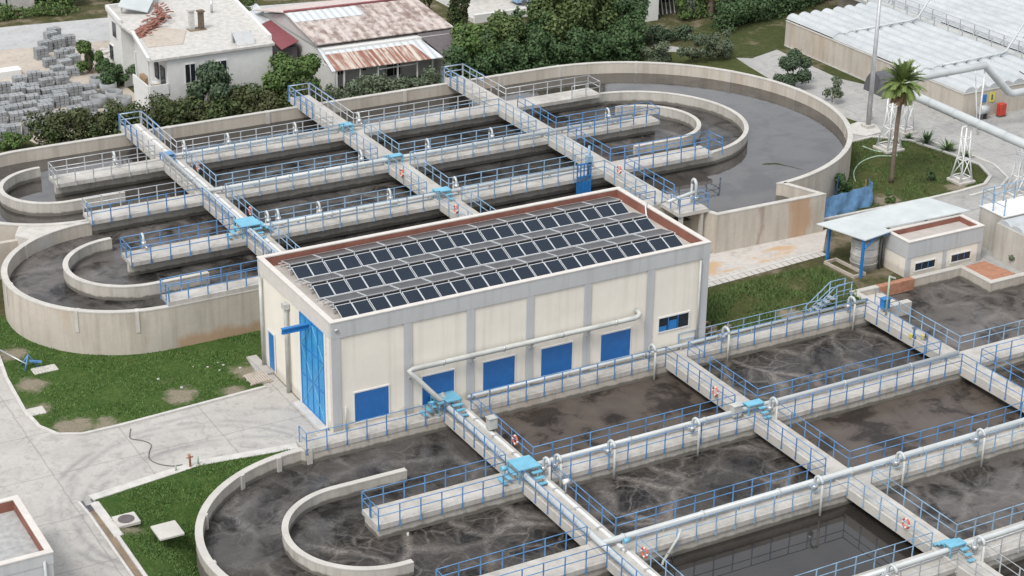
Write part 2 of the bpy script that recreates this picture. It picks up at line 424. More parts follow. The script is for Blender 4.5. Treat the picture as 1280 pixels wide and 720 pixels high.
# ------------------------------------------------------------------ camera
yaw, pitch, roll, F = R(60.44106756), R(23.9474538), R(.82439982), 2388.1455
cy_, sy_, cp, sp = math.cos(yaw), math.sin(yaw), math.cos(pitch), math.sin(pitch)
fw = Vector((cp * cy_, cp * sy_, -sp)); r_ = Vector((sy_, -cy_, 0)); u_ = r_.cross(fw)
rr = r_ * math.cos(roll) + u_ * math.sin(roll); uu = -r_ * math.sin(roll) + u_ * math.cos(roll)
cd = bpy.data.cameras.new('camera'); cam = bpy.data.objects.new('camera', cd); COL.objects.link(cam)
mw = Matrix((rr, uu, -fw)).transposed().to_4x4(); mw.translation = Vector((-40.85243, -93.56606, 54.97312)); cam.matrix_world = mw
cd.sensor_width = 36; cd.lens = F / 1280 * 36; cd.clip_start = 1; cd.clip_end = 3000; SC.camera = cam

# ------------------------------------------------------------------ light
w = bpy.data.worlds.new('World'); SC.world = w; w.use_nodes = True
nt = w.node_tree; bg = nt.nodes['Background']
sky = nt.nodes.new('ShaderNodeTexSky'); sky.sky_type = 'NISHITA'; sky.sun_disc = False
SUN_EL, SUN_AZ = R(54), R(-122)            # azimuth from +y, clockwise
sky.sun_elevation = SUN_EL; sky.sun_rotation = SUN_AZ; sky.dust_density = 8; sky.air_density = 1.2; sky.ozone_density = 1.0
hs = nt.nodes.new('ShaderNodeHueSaturation'); hs.inputs['Saturation'].default_value = .22
nt.links.new(sky.outputs[0], hs.inputs['Color']); nt.links.new(hs.outputs[0], bg.inputs['Color']); bg.inputs['Strength'].default_value = .06
# a thin even cloud deck over the blue: white-grey with broad soft patches
tc = nt.nodes.new('ShaderNodeTexCoord'); cn_ = nt.nodes.new('ShaderNodeTexNoise'); cn_.inputs['Scale'].default_value = 2.2; cn_.inputs['Detail'].default_value = 5
nt.links.new(tc.outputs['Generated'], cn_.inputs['Vector'])
cr = nt.nodes.new('ShaderNodeValToRGB'); cr.color_ramp.elements[0].position = .3; cr.color_ramp.elements[0].color = (.62, .68, .78, 1); cr.color_ramp.elements[1].position = .7; cr.color_ramp.elements[1].color = (.94, .96, 1.0, 1)
nt.links.new(cn_.outputs['Fac'], cr.inputs['Fac'])
bg2 = nt.nodes.new('ShaderNodeBackground'); bg2.inputs['Strength'].default_value = .80; nt.links.new(cr.outputs['Color'], bg2.inputs['Color'])
ad = nt.nodes.new('ShaderNodeAddShader'); nt.links.new(bg.outputs[0], ad.inputs[0]); nt.links.new(bg2.outputs[0], ad.inputs[1])
nt.links.new(ad.outputs[0], nt.nodes['World Output'].inputs['Surface'])
sd = bpy.data.lights.new('sun', 'SUN'); sd.energy = 2.0; sd.angle = R(18); sd.color = (1, .965, .91)
so = bpy.data.objects.new('sun', sd); COL.objects.link(so)
sv = Vector((math.sin(SUN_AZ) * math.cos(SUN_EL), math.cos(SUN_AZ) * math.cos(SUN_EL), math.sin(SUN_EL)))
so.rotation_euler = sv.to_track_quat('Z', 'Y').to_euler(); so.location = (0, 0, 80)
SC.view_settings.view_transform = 'Standard'; SC.view_settings.look = 'None'; SC.view_settings.exposure = .12; SC.view_settings.gamma = 1
SC.view_settings.use_curve_mapping = False
SC.render.engine = 'CYCLES'; SC.cycles.max_bounces = 6; SC.cycles.use_denoising = True

# ------------------------------------------------------------------ ground
g = MB()
for x0, x1, y0, y1 in ((-500, -14.6, -400, 700), (-14.6, 41.0, -.45, 700), (41.0, 51.3, 2.2, 700), (51.3, 62, -.9, 700), (62, 500, -400, 700), (-14.6, 62, -400, -46)):
    g.quad((x0, y0, 0), (x1, y0, 0), (x1, y1, 0), (x0, y1, 0))
struct('ground', g, 'field')
def flat(name, polys, z, m, kind='structure'):
    b = MB()
    for p in polys:
        if sum(p[i][0] * p[(i + 1) % len(p)][1] - p[(i + 1) % len(p)][0] * p[i][1] for i in range(len(p))) < 0: p = p[::-1]
        b.add([(x, y, z) for x, y in p], [tuple(range(len(p)))])
    return struct(name, b, m, kind)
flat('pavement', [[(-70, -60), (-14.6, -60), (-14.6, 30), (-70, 30)], [(-14.6, -.45), (0, -.45), (0, 12), (-14.6, 12)]], .006, 'yard_paving')
flat('pavement', [[(51.3, 1.6), (52, 30), (62, 60), (68, 52.5), (72, 54.5), (120, 40), (120, -60), (62, -60), (62, -.9), (51.3, -.9)]], .006, 'east_paving')
flat('path', [[(27, 7.9), (44, 9.2), (47, 12.6), (27, 13)]], .008, 'path_paving')
flat('ground', [[(65.5, 53.2), (68, 51.5), (72.6, 53), (82, 60), (80, 66), (66, 62)]], .010, 'verge')
# lawns
LAWN_W = [(-13.3, 26), (-14.6, 21.5), (-15.25, 16.5), (-15.5, 11.6), (-15.3, 9.2), (-14.6, 7.7), (-13.3, 7.05), (-11, 7.05), (-6.8, 7.35), (-1.2, 7.75), (-1.1, 9.4), (-.75, 11.6), (.3, 11.6), (3, 14), (3, 16), (-4, 16), (-9, 22), (-10, 26)]
flat('lawn', [LAWN_W], .05, 'lawn')
LAWN_N = [(60.5, 27.4), (63.6, 27.7), (66, 25.4), (66.8, 20.9), (67.2, 18.0), (66.1, 15.5), (64.4, 14.3), (61.6, 14.0), (58.6, 13.9), (54.5, 14), (47.6, 14.2), (47.3, 13.4), (46.5, 13.4), (46.5, 18), (54, 20)]
flat('lawn', [LAWN_N], .05, 'lawn_dry')
flat('lawn', [[(27.05, .2), (41.0, .2), (42.6, 4.0), (42.2, 7.3), (36, 7.55), (31.4, 7.6), (27.05, 7.6)]], .05, 'lawn_dry')
flat('verge', [[(60.2, 40.5), (64.5, 30.2), (65.3, 30.6), (64.6, 36), (65.2, 42.4), (66.2, 49.6), (66.9, 53.6), (62, 57), (56, 57), (50, 51)]], .012, 'lawn_dry')
flat('verge', [[(71.6, 42.5), (73.2, 38.5), (73.4, 54.4), (72, 54)]], .014, 'verge')
flat('dirt', [[(-40, 57), (11, 57), (11, 72), (16, 87), (-40, 87)]], .006, 'dirt_pale')
flat('road', [[(-70, 88.2), (4, 86.8), (14.8, 85.2), (40, 81.4), (40, 89), (17, 93.2), (5.8, 94.6), (-70, 98)]], .010, 'road_grey')
# front lawn: falls towards the round tank wall
fl = MB(); n = 48; rows = 10; vs = []
CX, CY = -2.5, -10.1
ANG = sorted([90 + 180 * i / n for i in range(n + 1)] + [180 - math.degrees(math.atan2(9.55, 12.55))]); n += 1
for i in range(n + 1):
    a = R(ANG[i]); c, s_ = math.cos(a), math.sin(a)
    k = min(12.55 / max(1e-6, -c), (9.55 + .0 * c) / max(1e-6, s_) if s_ > 0 else 1e9, 36)
    ox, oy = CX + c * k, CY + s_ * k
    dip = 1.9 * min(1, max(0, ((ANG[i] - 90) / 180 - .10) / .25))
    for j in range(rows + 1):
        t_ = j / rows; q = (9.2 + (k - 9.2) * t_) if k > 9.2 else 9.2
        vs.append((CX + c * q, CY + s_ * q, .045 - dip * (1 - t_) ** 1.6 * (1 - .0 * t_) + .05 * math.sin(q * 3 + i) * (1 - t_) * t_))
fs = [(i * (rows + 1) + j, i * (rows + 1) + j + 1, (i + 1) * (rows + 1) + j + 1, (i + 1) * (rows + 1) + j) for i in range(n) for j in range(rows)]
fl.add(vs, [f[::-1] for f in fs], True)
fl.add([(x, y, .05) for x, y in ((-15.0, -.50), (-8.4, .32), (-2.5, -.30), (-2.5, -.565), (-15.0, -.565))], [(4, 3, 2, 1, 0)])
fl.add([(x, y, .043) for x, y in ((-15.05, -46), (-15.05, -.56), (-14.6, -.56), (-14.6, -46))], [(3, 2, 1, 0)])
struct('lawn', fl, 'lawn')

# kerbs and the drain
def kerb(pts, label, w=.22, z1=.13, name='kerb'):
    b = MB(); b.wall(pts, w, -.05, z1); return solid(name, b, 'kerb', (pts[0][0], pts[0][1], 0), label, 'kerb', 'kerbs')
kerb(LAWN_W[0:10], 'pale concrete kerb curving round the lawn below the round rear tank wall')
kerb([(-15.2, -.52), (-14.4, -.42), (-8.4, .45), (-2.5, -.3)], 'broad worn concrete kerb strip above the front lawn', .62, .09)
kerb([(-15.2, -1.1), (-15.12, -5.2)], 'broad broken kerb stones beside the drain grate', .5, .10)
kerb([(-15.95, -.6), (-15.85, -2), (-15.75, -16)], 'thin kerb on the road side of the drain', .14, .11)
kerb([(-15.2, -5.2), (-15.2, -16)], 'narrow kerb between the drain and the lawn', .2, .09)
kerb(LAWN_N[0:11], 'pale kerb curving round the palm lawn', .28, .16)
kerb([(66.0, 26.6), (67.3, 25.6), (68.1, 21.0), (68.4, 17.7), (67.2, 14.6), (65.0, 13.2), (61.6, 12.9)], 'outer kerb of the drain round the tip of the palm lawn', .22, .12)
kerb([(27.0, 8.0), (44.2, 9.4)], 'edge kerb of the tiled path by the pump house', .2, .06)
dr = MB(); dr.box(-15.68, -15.32, -16, -1.35, -.3, .016)
dt = thing('drain_channel', (-15.5, -1.5, 0), 'dark open drain channel along the front lawn with broken grate', 'drain')
part('channel', dr, 'soil', dt); dg = MB()
for k in range(5): dg.box(-15.75, -15.25, -1.32 + k * .14 - .5, -1.27 + k * .14 - .5, .02, .06)
dg.box(-15.78, -15.70, -1.9, -.6, .02, .07); dg.box(-15.26, -15.2, -1.9, -.6, .02, .07); part('grate', dg, 'cyl_dark', dt)
# tiled path in front of the pump house
tp = MB()
for k in range(24):
    x0 = 30.0 + k * .58
    tp.add([(x0, 7.5 + (x0 - 30) * .075, .03), (x0 + .53, 7.5 + (x0 - 30 + .53) * .075, .03), (x0 + .53, 9.0 + (x0 - 30 + .53) * .06, .03), (x0, 9.0 + (x0 - 30) * .06, .03)], [(0, 1, 2, 3)])
struct('path', tp, 'cap_concrete')

# ------------------------------------------------------------------ water
def wsheet(polys, z, m):
    return flat('water', polys, z, m)
WZ, FZ = -.8, 2.1
wsheet([[(7.8, -10.05), (7.8, -1.0), (-2.5, -1.0)] + arc(CX, CY, 9.2, 90, 180, 20)[1:] + [(-11.7, -10.05)]], WZ, 'water_arc')
wsheet([[(7.8, -10.05), (-11.7, -10.05)] + arc(CX, CY, 9.2, 180, 270, 20)[1:] + [(7.8, -19.2)]], WZ, 'water_veined')
wsheet([arc(CX, -28.4, 9.2, 90, 270, 24) + [(7.8, -37.6), (7.8, -19.2)]], WZ, 'water_grey')
for x0, x1, y0, y1, m in ((7.8, 23.9, -10.05, -1.0, 'water_brown'), (7.8, 23.9, -19.15, -10.05, 'water_veined'), (7.8, 23.9, -28.4, -19.15, 'water_calm'), (7.8, 23.9, -40, -28.4, 'water_calm'),
                          (23.9, 40.3, -10.05, -.6, 'water_veined'), (23.9, 40.3, -19.15, -10.05, 'water_brown'), (23.9, 40.3, -28.4, -19.15, 'water_flow'), (23.9, 40.3, -40, -28.4, 'water_calm'),
                          (40.3, 62, -10.05, 2.0, 'water_flow'), (40.3, 62, -19.15, -10.05, 'water_veined'), (40.3, 62, -40, -19.15, 'water_flow')):
    wsheet([[(x0, y0), (x1, y0), (x1, y1), (x0, y1)]], WZ, m)
YF = [24.1, 32.6, 40.95]
XB = [(3.95, 5.65), (19.1, 20.85), (33.35, 35.1)]
wsheet([[(4.8, 24.1), (-12.8, 24.1)] + arc(-4.4, 24.15, 8.3, 180, 270, 16)[1:] + [(4.8, 15.9)]], FZ, 'water_arc')
wsheet([[(4.8, 32.6), (-4.4, 32.45)] + arc(-4.4, 24.15, 8.3, 90, 180, 16)[1:] + [(-12.7, 24.1), (4.8, 24.1)]], FZ, 'water_flow')
wsheet([[(4.8, 49.4), (-4.4, 49.4)] + arc(-4.4, 41.1, 8.35, 90, 270, 24)[1:] + [(4.8, 32.6)]], FZ, 'water_mirror')
for x0, x1, y0, y1, m in ((4.8, 20, 15.9, 24.1, 'water_grey'), (20, 34.2, 15.9, 24.1, 'water_grey'), (4.8, 20, 24.1, 32.6, 'water_arc'), (20, 34.2, 24.1, 32.6, 'water_grey'), (4.8, 20, 32.6, 40.95, 'water_arc'),
                          (20, 34.2, 32.6, 40.95, 'water_grey'), (4.8, 20, 40.95, 49.4, 'water_calm'), (20, 34.2, 40.95, 49.4, 'water_calm')):
    wsheet([[(x0, y0), (x1, y0), (x1, y1), (x0, y1)]], FZ, m)
wsheet([[(34.2, 24.1), (43, 24.05)] + arc(43.1, 32.5, 8.45, -90, 90, 24)[1:] + [(34.2, 40.95)]], FZ, 'water_arc')
wsheet([[(34.2, 40.95), (43.1, 40.95)] + arc(43.1, 32.5, 8.45, 90, -90, 24)[1:] + [(34.2, 24.05), (34.2, 15), (36.2, 14.6), (36.9, 12.9), (46, 12.9), (45, 15.7)] + arc(43.3, 32.6, 16.8, -84, 90, 40) + [(34.2, 49.4)]], FZ, 'water_mirror')

# ------------------------------------------------------------------ far tank
ft = thing('treatment_tank', (20, 32, 0), 'large raised concrete oxidation tank with round ends behind the pump building', 'tank', 'concrete treatment tanks')
ow = MB()
Wt = .38; r1 = 8.45 - Wt / 2
outer = arc(-4.4, 24.15, r1, 90, 270, 48) + [(0, 15.9), (36.0, 15.9), (36.0, 14.7), (36.75, 12.8), (46.2, 12.6), (45.0, 15.75)] + arc(43.3, 32.6, 16.85, -84.5, 90, 72) + [(-4.4, 49.45)] + arc(-4.4, 41.1, 8.45 - Wt / 2 + .1, 90, 270, 48)[1:]
ow.wall(outer, Wt, -.3, 3.02); part('outer_wall', ow, 'wall_concrete', ft)
cap = MB(); cap.wall(outer, Wt + .04, 3.02, 3.105); part('coping', cap, 'cap_concrete', ft)
tri = MB(); tri.prism([(-4.4, 32.55), (-7.2, 31.75), (-9.0, 30.8), (-9.9, 32.4), (-9.0, 34.4), (-7.2, 33.2)], -.2, 3.04); part('infill', tri, 'cap_concrete', ft)
tw = MB(); tw.box(-13.5, -9.2, 32.2, 32.6, -.2, 2.7); part('outer_wall', tw, 'wall_concrete', ft)
def guide(pts, z0, z1, parent, mt='inner_concrete_far'):
    b = MB(); b.wall(pts, .34, z0, z1 - .08); o = part('guide_wall', b, mt, parent)
    c = MB(); c.wall(pts, .37, z1 - .08, z1); part('rim', c, 'cap_concrete', o)
guide(arc(-4.1, 24.3, 4.45, 90, 270, 40) + [(-.2, 19.9)], 1.7, 3.10, ft)
guide(arc(-4.4, 41.0, 4.0, 90, 270, 40) + [(-.3, 37.03)], 1.7, 3.10, ft)
guide(arc(43.2, 32.6, 4.5, 90, -90, 40) + [(39.3, 28.1)], 1.7, 3.10, ft)
md = [(36, 40.95), (43.1, 40.95)] + arc(43.1, 32.5, 8.45, 90, -90, 60)[1:] + [(36, 24.05)]
guide(md, 1.7, 3.10, ft)
def finger(x0, x1, y, zs, zw, parent, hw=1.0, th=.30, m='slab_concrete', ww=.46):
    b = MB(); b.wall([(x0 + .12, y), (x1, y)], ww, zw - .4, zs - th); part('divider_wall', b, 'inner_concrete_far' if zw > 0 else 'inner_concrete_near', parent)
    c = MB(); c.bevbox(x0, x1, y - hw, y + hw, zs - th, zs, .03); return part('walkway', c, m, parent)
finger(-4.55, 43.6, YF[0], 3.4, FZ, ft); finger(-4.55, 44.1, YF[1], 3.4, FZ, ft, .95); finger(-4.55, 43.4, YF[2], 3.4, FZ, ft)
fwk = MB(); fwk.box(-4.5, 35.6, 15.75, 17.1, 3.12, 3.405); part('walkway', fwk, 'slab_concrete', ft)
js = MB()
for a, (cx, cyy, rd) in ((255, (-4.4, 24.15, 8.45)), (228, (-4.4, 24.15, 8.45)), (180, (-4.4, 24.15, 8.45)), (132, (-4.4, 24.15, 8.45)), (118, (-4.4, 41.1, 8.5)), (60, (43.3, 32.6, 17.05)), (30, (43.3, 32.6, 17.05)), (5, (43.3, 32.6, 17.05)), (85, (43.3, 32.6, 17.05)), (-30, (43.3, 32.6, 17.05))):
    p = arc(cx, cyy, rd - .2, a - .9 * 8 / rd, a + .9 * 8 / rd, 2); js.wall(p, .50, 1.6, 3.112)
for x in (7.5, 16.2, 29.0, 38.4): js.box(x, x + .3, 49.18, 49.7, 1.6, 3.112)
part('joint_strip', js, 'cap_concrete', ft)
ol = MB(); ol.box(33.7, 36.3, 13.3, 15.9, 3.16, 3.44); ol.box(35.7, 35.95, 13.4, 13.65, -.1, 3.16); ol.box(33.9, 34.15, 13.4, 13.65, -.1, 3.16); part('outlet_platform', ol, 'cap_concrete', ft)

# ------------------------------------------------------------------ front tank
nt_ = thing('treatment_tank', (24, -14, 0), 'sunken concrete aeration tank with walkways in front of the pump building', 'tank', 'concrete treatment tanks')
pts = arc(CX, -28.4, 9.25, 90, 270, 40)[::-1] + arc(CX, CY, 9.25, 90, 270, 60)[::-1] + [(-2.3, -1.02), (41.0, -1.02), (41.25, 2.15), (51.2, 2.15), (51.2, -1.05), (64, -1.05)]
ow = MB(); ow.wall(pts, .40, -2.6, .02); part('outer_wall', ow, 'front_wall_concrete', nt_)
cap = MB(); cap.wall(pts, .44, .02, .11); part('coping', cap, 'cap_concrete', nt_)
rr_ = MB(); rr_.wall([(43.4, 2.12), (46.6, 2.12)], .47, -.75, .117); part('rust_stain', rr_, 'paving_orange', nt_)
def guide2(p): guide(p, -1.3, 0.02, nt_, 'inner_concrete_near')
guide2([(2.0, -5.75)] + arc(-2.6, -10.3, 4.55, 90, 270, 48) + [(-2.1, -14.85)])
guide2([(2.0, -24.0)] + arc(-2.6, -28.5, 4.5, 90, 270, 48))
YN = [-10.03, -19.1, -28.4]; XN = [(6.9, 8.65), (23.1, 24.72), (39.55, 41.1)]
for k, y in enumerate(YN): finger(-2.35, 63, y, .2, WZ, nt_, 1.0, ww=1.78)
fwk = MB(); fwk.box(-2.4, 41.2, -1.262, .06, -.10, .20); part('walkway', fwk, 'slab_concrete', nt_)
strip = MB(); strip.box(-1.0, 27.2, .06, .32, -.10, .165); part('walkway', strip, 'cap_concrete', nt_)
jn = MB()
for a in (100, 148, 180, 118): jn.wall(arc(CX, CY, 9.15, a - .9, a + .9, 2), .42, -1.2, .118)
jn.box(-2.3, -1.95, -1.30, -.3, -1.2, .118); part('joint_strip', jn, 'cap_concrete', nt_)
lg = MB(); lg.wall([(41.3, 2.1), (41.35, -.9), (43.8, -.9)], .5, -.9, .128); lg.box(41.0, 43.6, .3, 2.0, -1, -.35); part('inlet_chamber', lg, 'cap_concrete', nt_)
# ------------------------------------------------------------------ footbridges
def bridge(x0, x1, y0, y1, zt, th, label, tray=None):
    t = thing('footbridge', ((x0 + x1) / 2, y0, zt - th), label, 'footbridge', 'concrete footbridges across the tanks')
    d = MB(); d.bevbox(x0, x1, y0, y1, zt - th, zt, .03); part('deck', d, 'slab_concrete', t)
    k = MB(); k.box(x0 - .02, x0 + .10, y0 + .1, y1 - .1, zt - th + .03, zt + .10); part('edge_beam', k, 'cap_concrete', t)
    if tray:
        c = MB(); c.box(tray, tray + .22, y0 + .3, y1 - .3, zt, zt + .12); part('cable_tray', c, 'white_frame', t)
        c = MB()
        y = y0 + 1.2
        while y < y1 - 1: c.box(tray - .06, tray + .28, y, y + .12, zt, zt + .15); y += 2.4
        part('tray_bracket', c, 'zinc', t)
    return t
for (x0, x1), nm in zip(XN, ('footbridge carrying a thick white pipe and cyan steps, over the front tank', 'bare footbridge across the middle of the front tank with a life ring on its side', 'footbridge with a blue panel box beside the rust-stained basin wall')):
    bridge(x0, x1, -40, -.95, .232, .52, nm, 8.15 if x0 < 7 else None)
for (x0, x1), yy, nm in zip(XB, (50.4, 51.0, 49.9), ('footbridge with large cyan step platform over the rear tank, nearest the block yard', 'middle footbridge over the rear tank with two life rings on its side', 'footbridge over the rear tank ending at the outlet platform by the palm side')):
    bridge(x0, x1, 15.8, yy, 3.44, .52, nm, 5.0 if x0 < 5 else None)

# ------------------------------------------------------------------ railings
POST = {}
def post_mesh(m, h0, h1, r):
    k = (m, h0, h1, r)
    if k not in POST:
        b = MB(); b.box(-r, r, -r * .7, r * .7, h0, h1); b.box(-r * 1.7, r * 1.7, -r * 1.2, r * 1.2, h0, h0 + .12); POST[k] = mesh('post', b, m)
    return POST[k]
RAILS = 0
def railing(pts, z, label, m='rail_blue', drop=.30, r=.026, sp=1.33, h=1.1, gap=None):
    t = thing('railing', (pts[0][0], pts[0][1], z), label, 'railing', 'railings along the tank walkways')
    for nm, zz in (('top_rail', z + h), ('middle_rail', z + h * .55)):
        b = MB()
        for p, q in zip(pts, pts[1:]):
            L_ = math.dist(p, q); n = max(1, int(L_ / 3)); sag = [random.uniform(-.012, .012) for _ in range(n + 1)]; sag[0] = sag[-1] = 0
            b.tube([(p[0] + (q[0] - p[0]) * i / n, p[1] + (q[1] - p[1]) * i / n, zz + sag[i]) for i in range(n + 1)], r, 6)
        part(nm, b, m, t)
    me = post_mesh(m, -drop, h, r * 1.25); done = set()
    for p, q in zip(pts, pts[1:]):
        L_ = math.dist(p, q); n = max(1, round(L_ / sp)); a = math.atan2(q[1] - p[1], q[0] - p[0])
        for i in range(n + 1):
            x, y = p[0] + (q[0] - p[0]) * i / n, p[1] + (q[1] - p[1]) * i / n
            if (round(x, 2), round(y, 2)) in done: continue
            done.add((round(x, 2), round(y, 2)))
            o = link('post', me, t, (x - pts[0][0], y - pts[0][1], 0)); o.rotation_euler = (random.uniform(-.012, .012), random.uniform(-.012, .012), a)
    return t
e = .05
def ring(x0, x1, y0, y1, z, label, m, r=.026, op=None):
    pts = [(x0 + e, y1 - e), (x1 - e, y1 - e), (x1 - e, y0 + e), (x0 + e, y0 + e), (x0 + e, y1 - e)]
    return railing(pts, z, label, m, r=r)
ZN, ZF = .2, 3.4
rowsN = [(-1.24, -9.03), (-11.03, -18.1), (-20.1, -27.4), (-29.4, -38)]
colsN = [(8.65, 23.1), (24.72, 39.55), (41.1, 62)]
nmr = ['first', 'second', 'third', 'fourth']; nmc = ['between pipe bridge and middle bridge', 'between middle and blue-cabinet bridge', 'beyond blue-cabinet bridge']
for i, (yt, yb) in enumerate(rowsN):
    m = 'rail_blue' if i < 2 else 'rail_pale' if i == 2 else 'rail_zinc'
    # round-end bay open to the channel
    pts = [(-2.3, yt + .9 if i else -.15), (-2.3, yt - e), (6.9 - e, yt - e), (6.9 - e, yb + e), (-2.3, yb + e), (-2.3, yb - .95)]
    if i == 0: pts[0] = (-2.3, -.2)
    railing(pts, ZN, 'blue railing round the %s bay from the building, round end of front tank' % nmr[i], 'rail_blue')
    for j, (x0, x1) in enumerate(colsN):
        if j == 2 and i == 0:
            railing([(41.1 + e, -.3), (41.1 + e, yb + e), (62, yb + e)], ZN, 'pale blue corner railing beside the rust-stained basin beyond the third front bridge', 'rail_pale'); continue
        ring(x0, x1, yb, yt, ZN, 'railing round the %s front basin from the building, %s' % (nmr[i], nmc[j]), m if not (j == 1 and i == 3) else 'rail_zinc')
railing([(24.9, .0), (39.3, .0)], ZN, 'pale blue railing on the grass side of the walkway past the pump building', 'rail_pale')
colsF = [(5.65, 19.1), (20.85, 33.35)]
rowsF = [(23.1, 17.1), (31.65, 25.1), (39.95, 33.55), (None, 41.95)]
nmc = ['between the first and middle bridges', 'between the middle and last bridges']
for i, (yt, yb) in enumerate(rowsF):
    m = ['rail_pale', 'rail_pale', 'rail_pale', 'rail_zinc'][i]
    if i < 3:
        pts = [(-4.5, yt + .95), (-4.5, yt - e), (3.95 - e, yt - e), (3.95 - e, yb + e), (-4.5, yb + e), (-4.5, yb - .9)]
        railing(pts, ZF, 'railing round the %s bay from the building, round end of rear tank' % nmr[i], 'rail_blue' if i < 2 else 'rail_zinc', r=.031)
        for j, (x0, x1) in enumerate(colsF): ring(x0, x1, yb, yt, ZF, 'railing round the %s rear basin from the building, %s' % (nmr[i], nmc[j]), m, .031)
    else:
        railing([(-4.5, yb - .95), (-4.5, yb + e), (3.95 - e, yb + e), (3.95 - e, 50.3), (5.65 - .05, 50.3), (5.65 + e, 50.25), (5.65 + e, yb + e), (19.1 - e, yb + e), (19.1 - e, 50.9), (20.8, 50.9)], ZF, 'blue and zinc railing of the hedge-side walkway and the first bridge end', 'rail_zinc', r=.031)
        railing([(20.85 + e, 50.9), (20.85 + e, yb + e), (33.35 - e, yb + e), (33.35 - e, 49.8), (35.1, 49.8), (35.1 + e, 49.8), (35.1 + e, yb + e), (43.35, yb + e), (43.35, yb - 1.9), (40.5, yb - 2.0)], ZF, 'zinc railing of the hedge-side walkway from the middle bridge to its end', 'rail_zinc', r=.031)
        for (x0, x1), y1 in zip(XB, (50.3, 50.9, 49.8)):
            railing([(x0 - e - .06, 46), (x0 - e - .06, y1 + .1), (x1 + .12, y1 + .1), (x1 + .12, 46)], ZF, 'bright blue railing cage at the hedge end of the %s rear bridge' % {3.95: 'first', 19.1: 'middle', 33.35: 'last'}[x0], 'rail_blue', r=.034)
railing([(35.1 + e, 39.95), (35.1 + e, 33.55), (44.0, 33.5), (44.0, 31.7), (35.1 + e, 31.65), (35.1 + e, 25.1 + e), (44.3, 25.0), (44.4, 23.15), (35.1 + e, 23.05), (35.1 + e, 16.2)], ZF, 'blue railing round the walkway ends inside the big semicircle of the rear tank', 'rail_blue', r=.031)
railing([(-4.45, 15.8), (33.2, 15.8)], ZF, 'blue railing on the outer front edge of the rear tank behind the building', 'rail_blue', r=.031)
railing([(33.75, 15.7), (33.75, 13.35), (36.25, 13.35), (36.25, 15.2)], 3.44, 'blue railing on the small outlet platform at the corner of the rear tank', 'rail_blue', r=.03)

# ------------------------------------------------------------------ pipes on the walkways
def run(name, pts, r, m, label, z, cat='pipe', group='white air pipes on the tanks', sup=2.6, n=10):
    t = thing(name, (pts[0][0], pts[0][1], z), label, cat, group)
    b = MB(); b.tube(pts, r, n); part('pipe', b, m, t)
    s = MB(); f = MB()
    for p, q in zip(pts, pts[1:]):
        L_ = math.dist(p, q)
        if L_ < 2: continue
        k = max(1, int(L_ / sup)); d = (Vector(q) - Vector(p)).normalized()
        for i in range(k):
            c = Vector(p).lerp(Vector(q), (i + .5) / k)
            if abs(d.z) < .2 and c.z - r > z + .02: s.box(c.x - .06, c.x + .06, c.y - .06, c.y + .06, z, c.z - r * .6)
            if i % 2 == 0: f.tube([c - d * .05, c + d * .05], r * 1.22, 12)
    if s.v: part('support', s, 'zinc', t)
    if f.v: part('flange', f, m, t)
    return t
run('air_pipe', [(7.25, -.2, 1.15), (7.25, -1.2, .62), (7.25, -9.0, .60), (7.25, -19.1, .60), (7.25, -39, .60)], .19, 'pipe_white', 'thick white air pipe lying along the first footbridge', .23)
run('air_pipe', [(9.0, -.25, .55), (23.5, -.25, .55), (40.6, -.15, .55)], .115, 'pipe_white', 'white air pipe along the walkway beside the pump building', .2)
run('air_pipe', [(8.2, -9.75, .62), (40.4, -9.75, .62)], .14, 'pipe_white', 'white air pipe along the second walkway of the front tank', .2)
run('air_pipe', [(7.3, -18.95, .62), (62, -18.95, .62)], .175, 'pipe_white', 'thick white air pipe along the third walkway of the front tank', .2)
run('air_pipe', [(7.3, -28.3, .62), (62, -28.3, .62)], .15, 'pipe_white', 'white air pipe along the outermost walkway with zinc railing', .2)
run('air_pipe', [(4.35, 16, 3.95), (4.35, 41.2, 3.95)], .19, 'pipe_white', 'thick pale air pipe along the first rear footbridge', 3.44)
run('air_pipe', [(4.4, 24.2, 3.82), (33, 24.2, 3.82)], .15, 'pipe_white', 'white air pipe along the rear tank walkway nearest the building', 3.4)
run('air_pipe', [(4.4, 32.5, 3.82), (41.8, 32.5, 3.82)], .16, 'pipe_white', 'white air pipe along the middle walkway of the rear tank', 3.4)
run('air_pipe', [(4.4, 40.9, 3.82), (21, 40.9, 3.82)], .13, 'pipe_white', 'white air pipe along the hedge-side walkway of the rear tank', 3.4)
run('sludge_pipe', [(33.0, 13.9, 4.3), (35.4, 14.4, 4.4), (36.2, 14.5, 4.4)], .13, 'pipe_white', 'short pale pipe over the outlet platform', 3.44)

def goose(x, y, ys, z, zw, label, r=.095, h=1.36):
    """riser from the header, over in an arch and down the walkway side into the water"""
    t = thing('drop_pipe', (x, y, z), label, 'pipe', 'gooseneck drop pipes into the basins')
    zt = z + h - .35; b = MB(); s = .03; yh = y; y = ys + (.62 if ys < y else -.62)
    pts = [(x - s, y, z + .25), (x - s, y, zt)] + [(x - s * math.cos(a), y + (ys - y) * (1 - math.cos(a)) / 2, zt + .36 * math.sin(a)) for a in (PI * .2, PI * .4, PI * .6, PI * .8)] + [(x + s, ys, zt), (x + s, ys, zw - .3)]
    b.tube(pts[:7], r, 8); part('arch', b, 'pipe_white', t)
    c = MB(); c.tube(pts[6:], r * .8, 8); part('down_pipe', c, 'pipe_grey', t)
    v = MB(); v.tube([(x - s, y, z + .45), (x - s, y, z + .72)], r * 2.0, 8); v.tube([(x, yh, z + .42), (x, y, z + .42)], r * .8, 6); part('valve', v, 'zinc', t)
    return t
k = {}
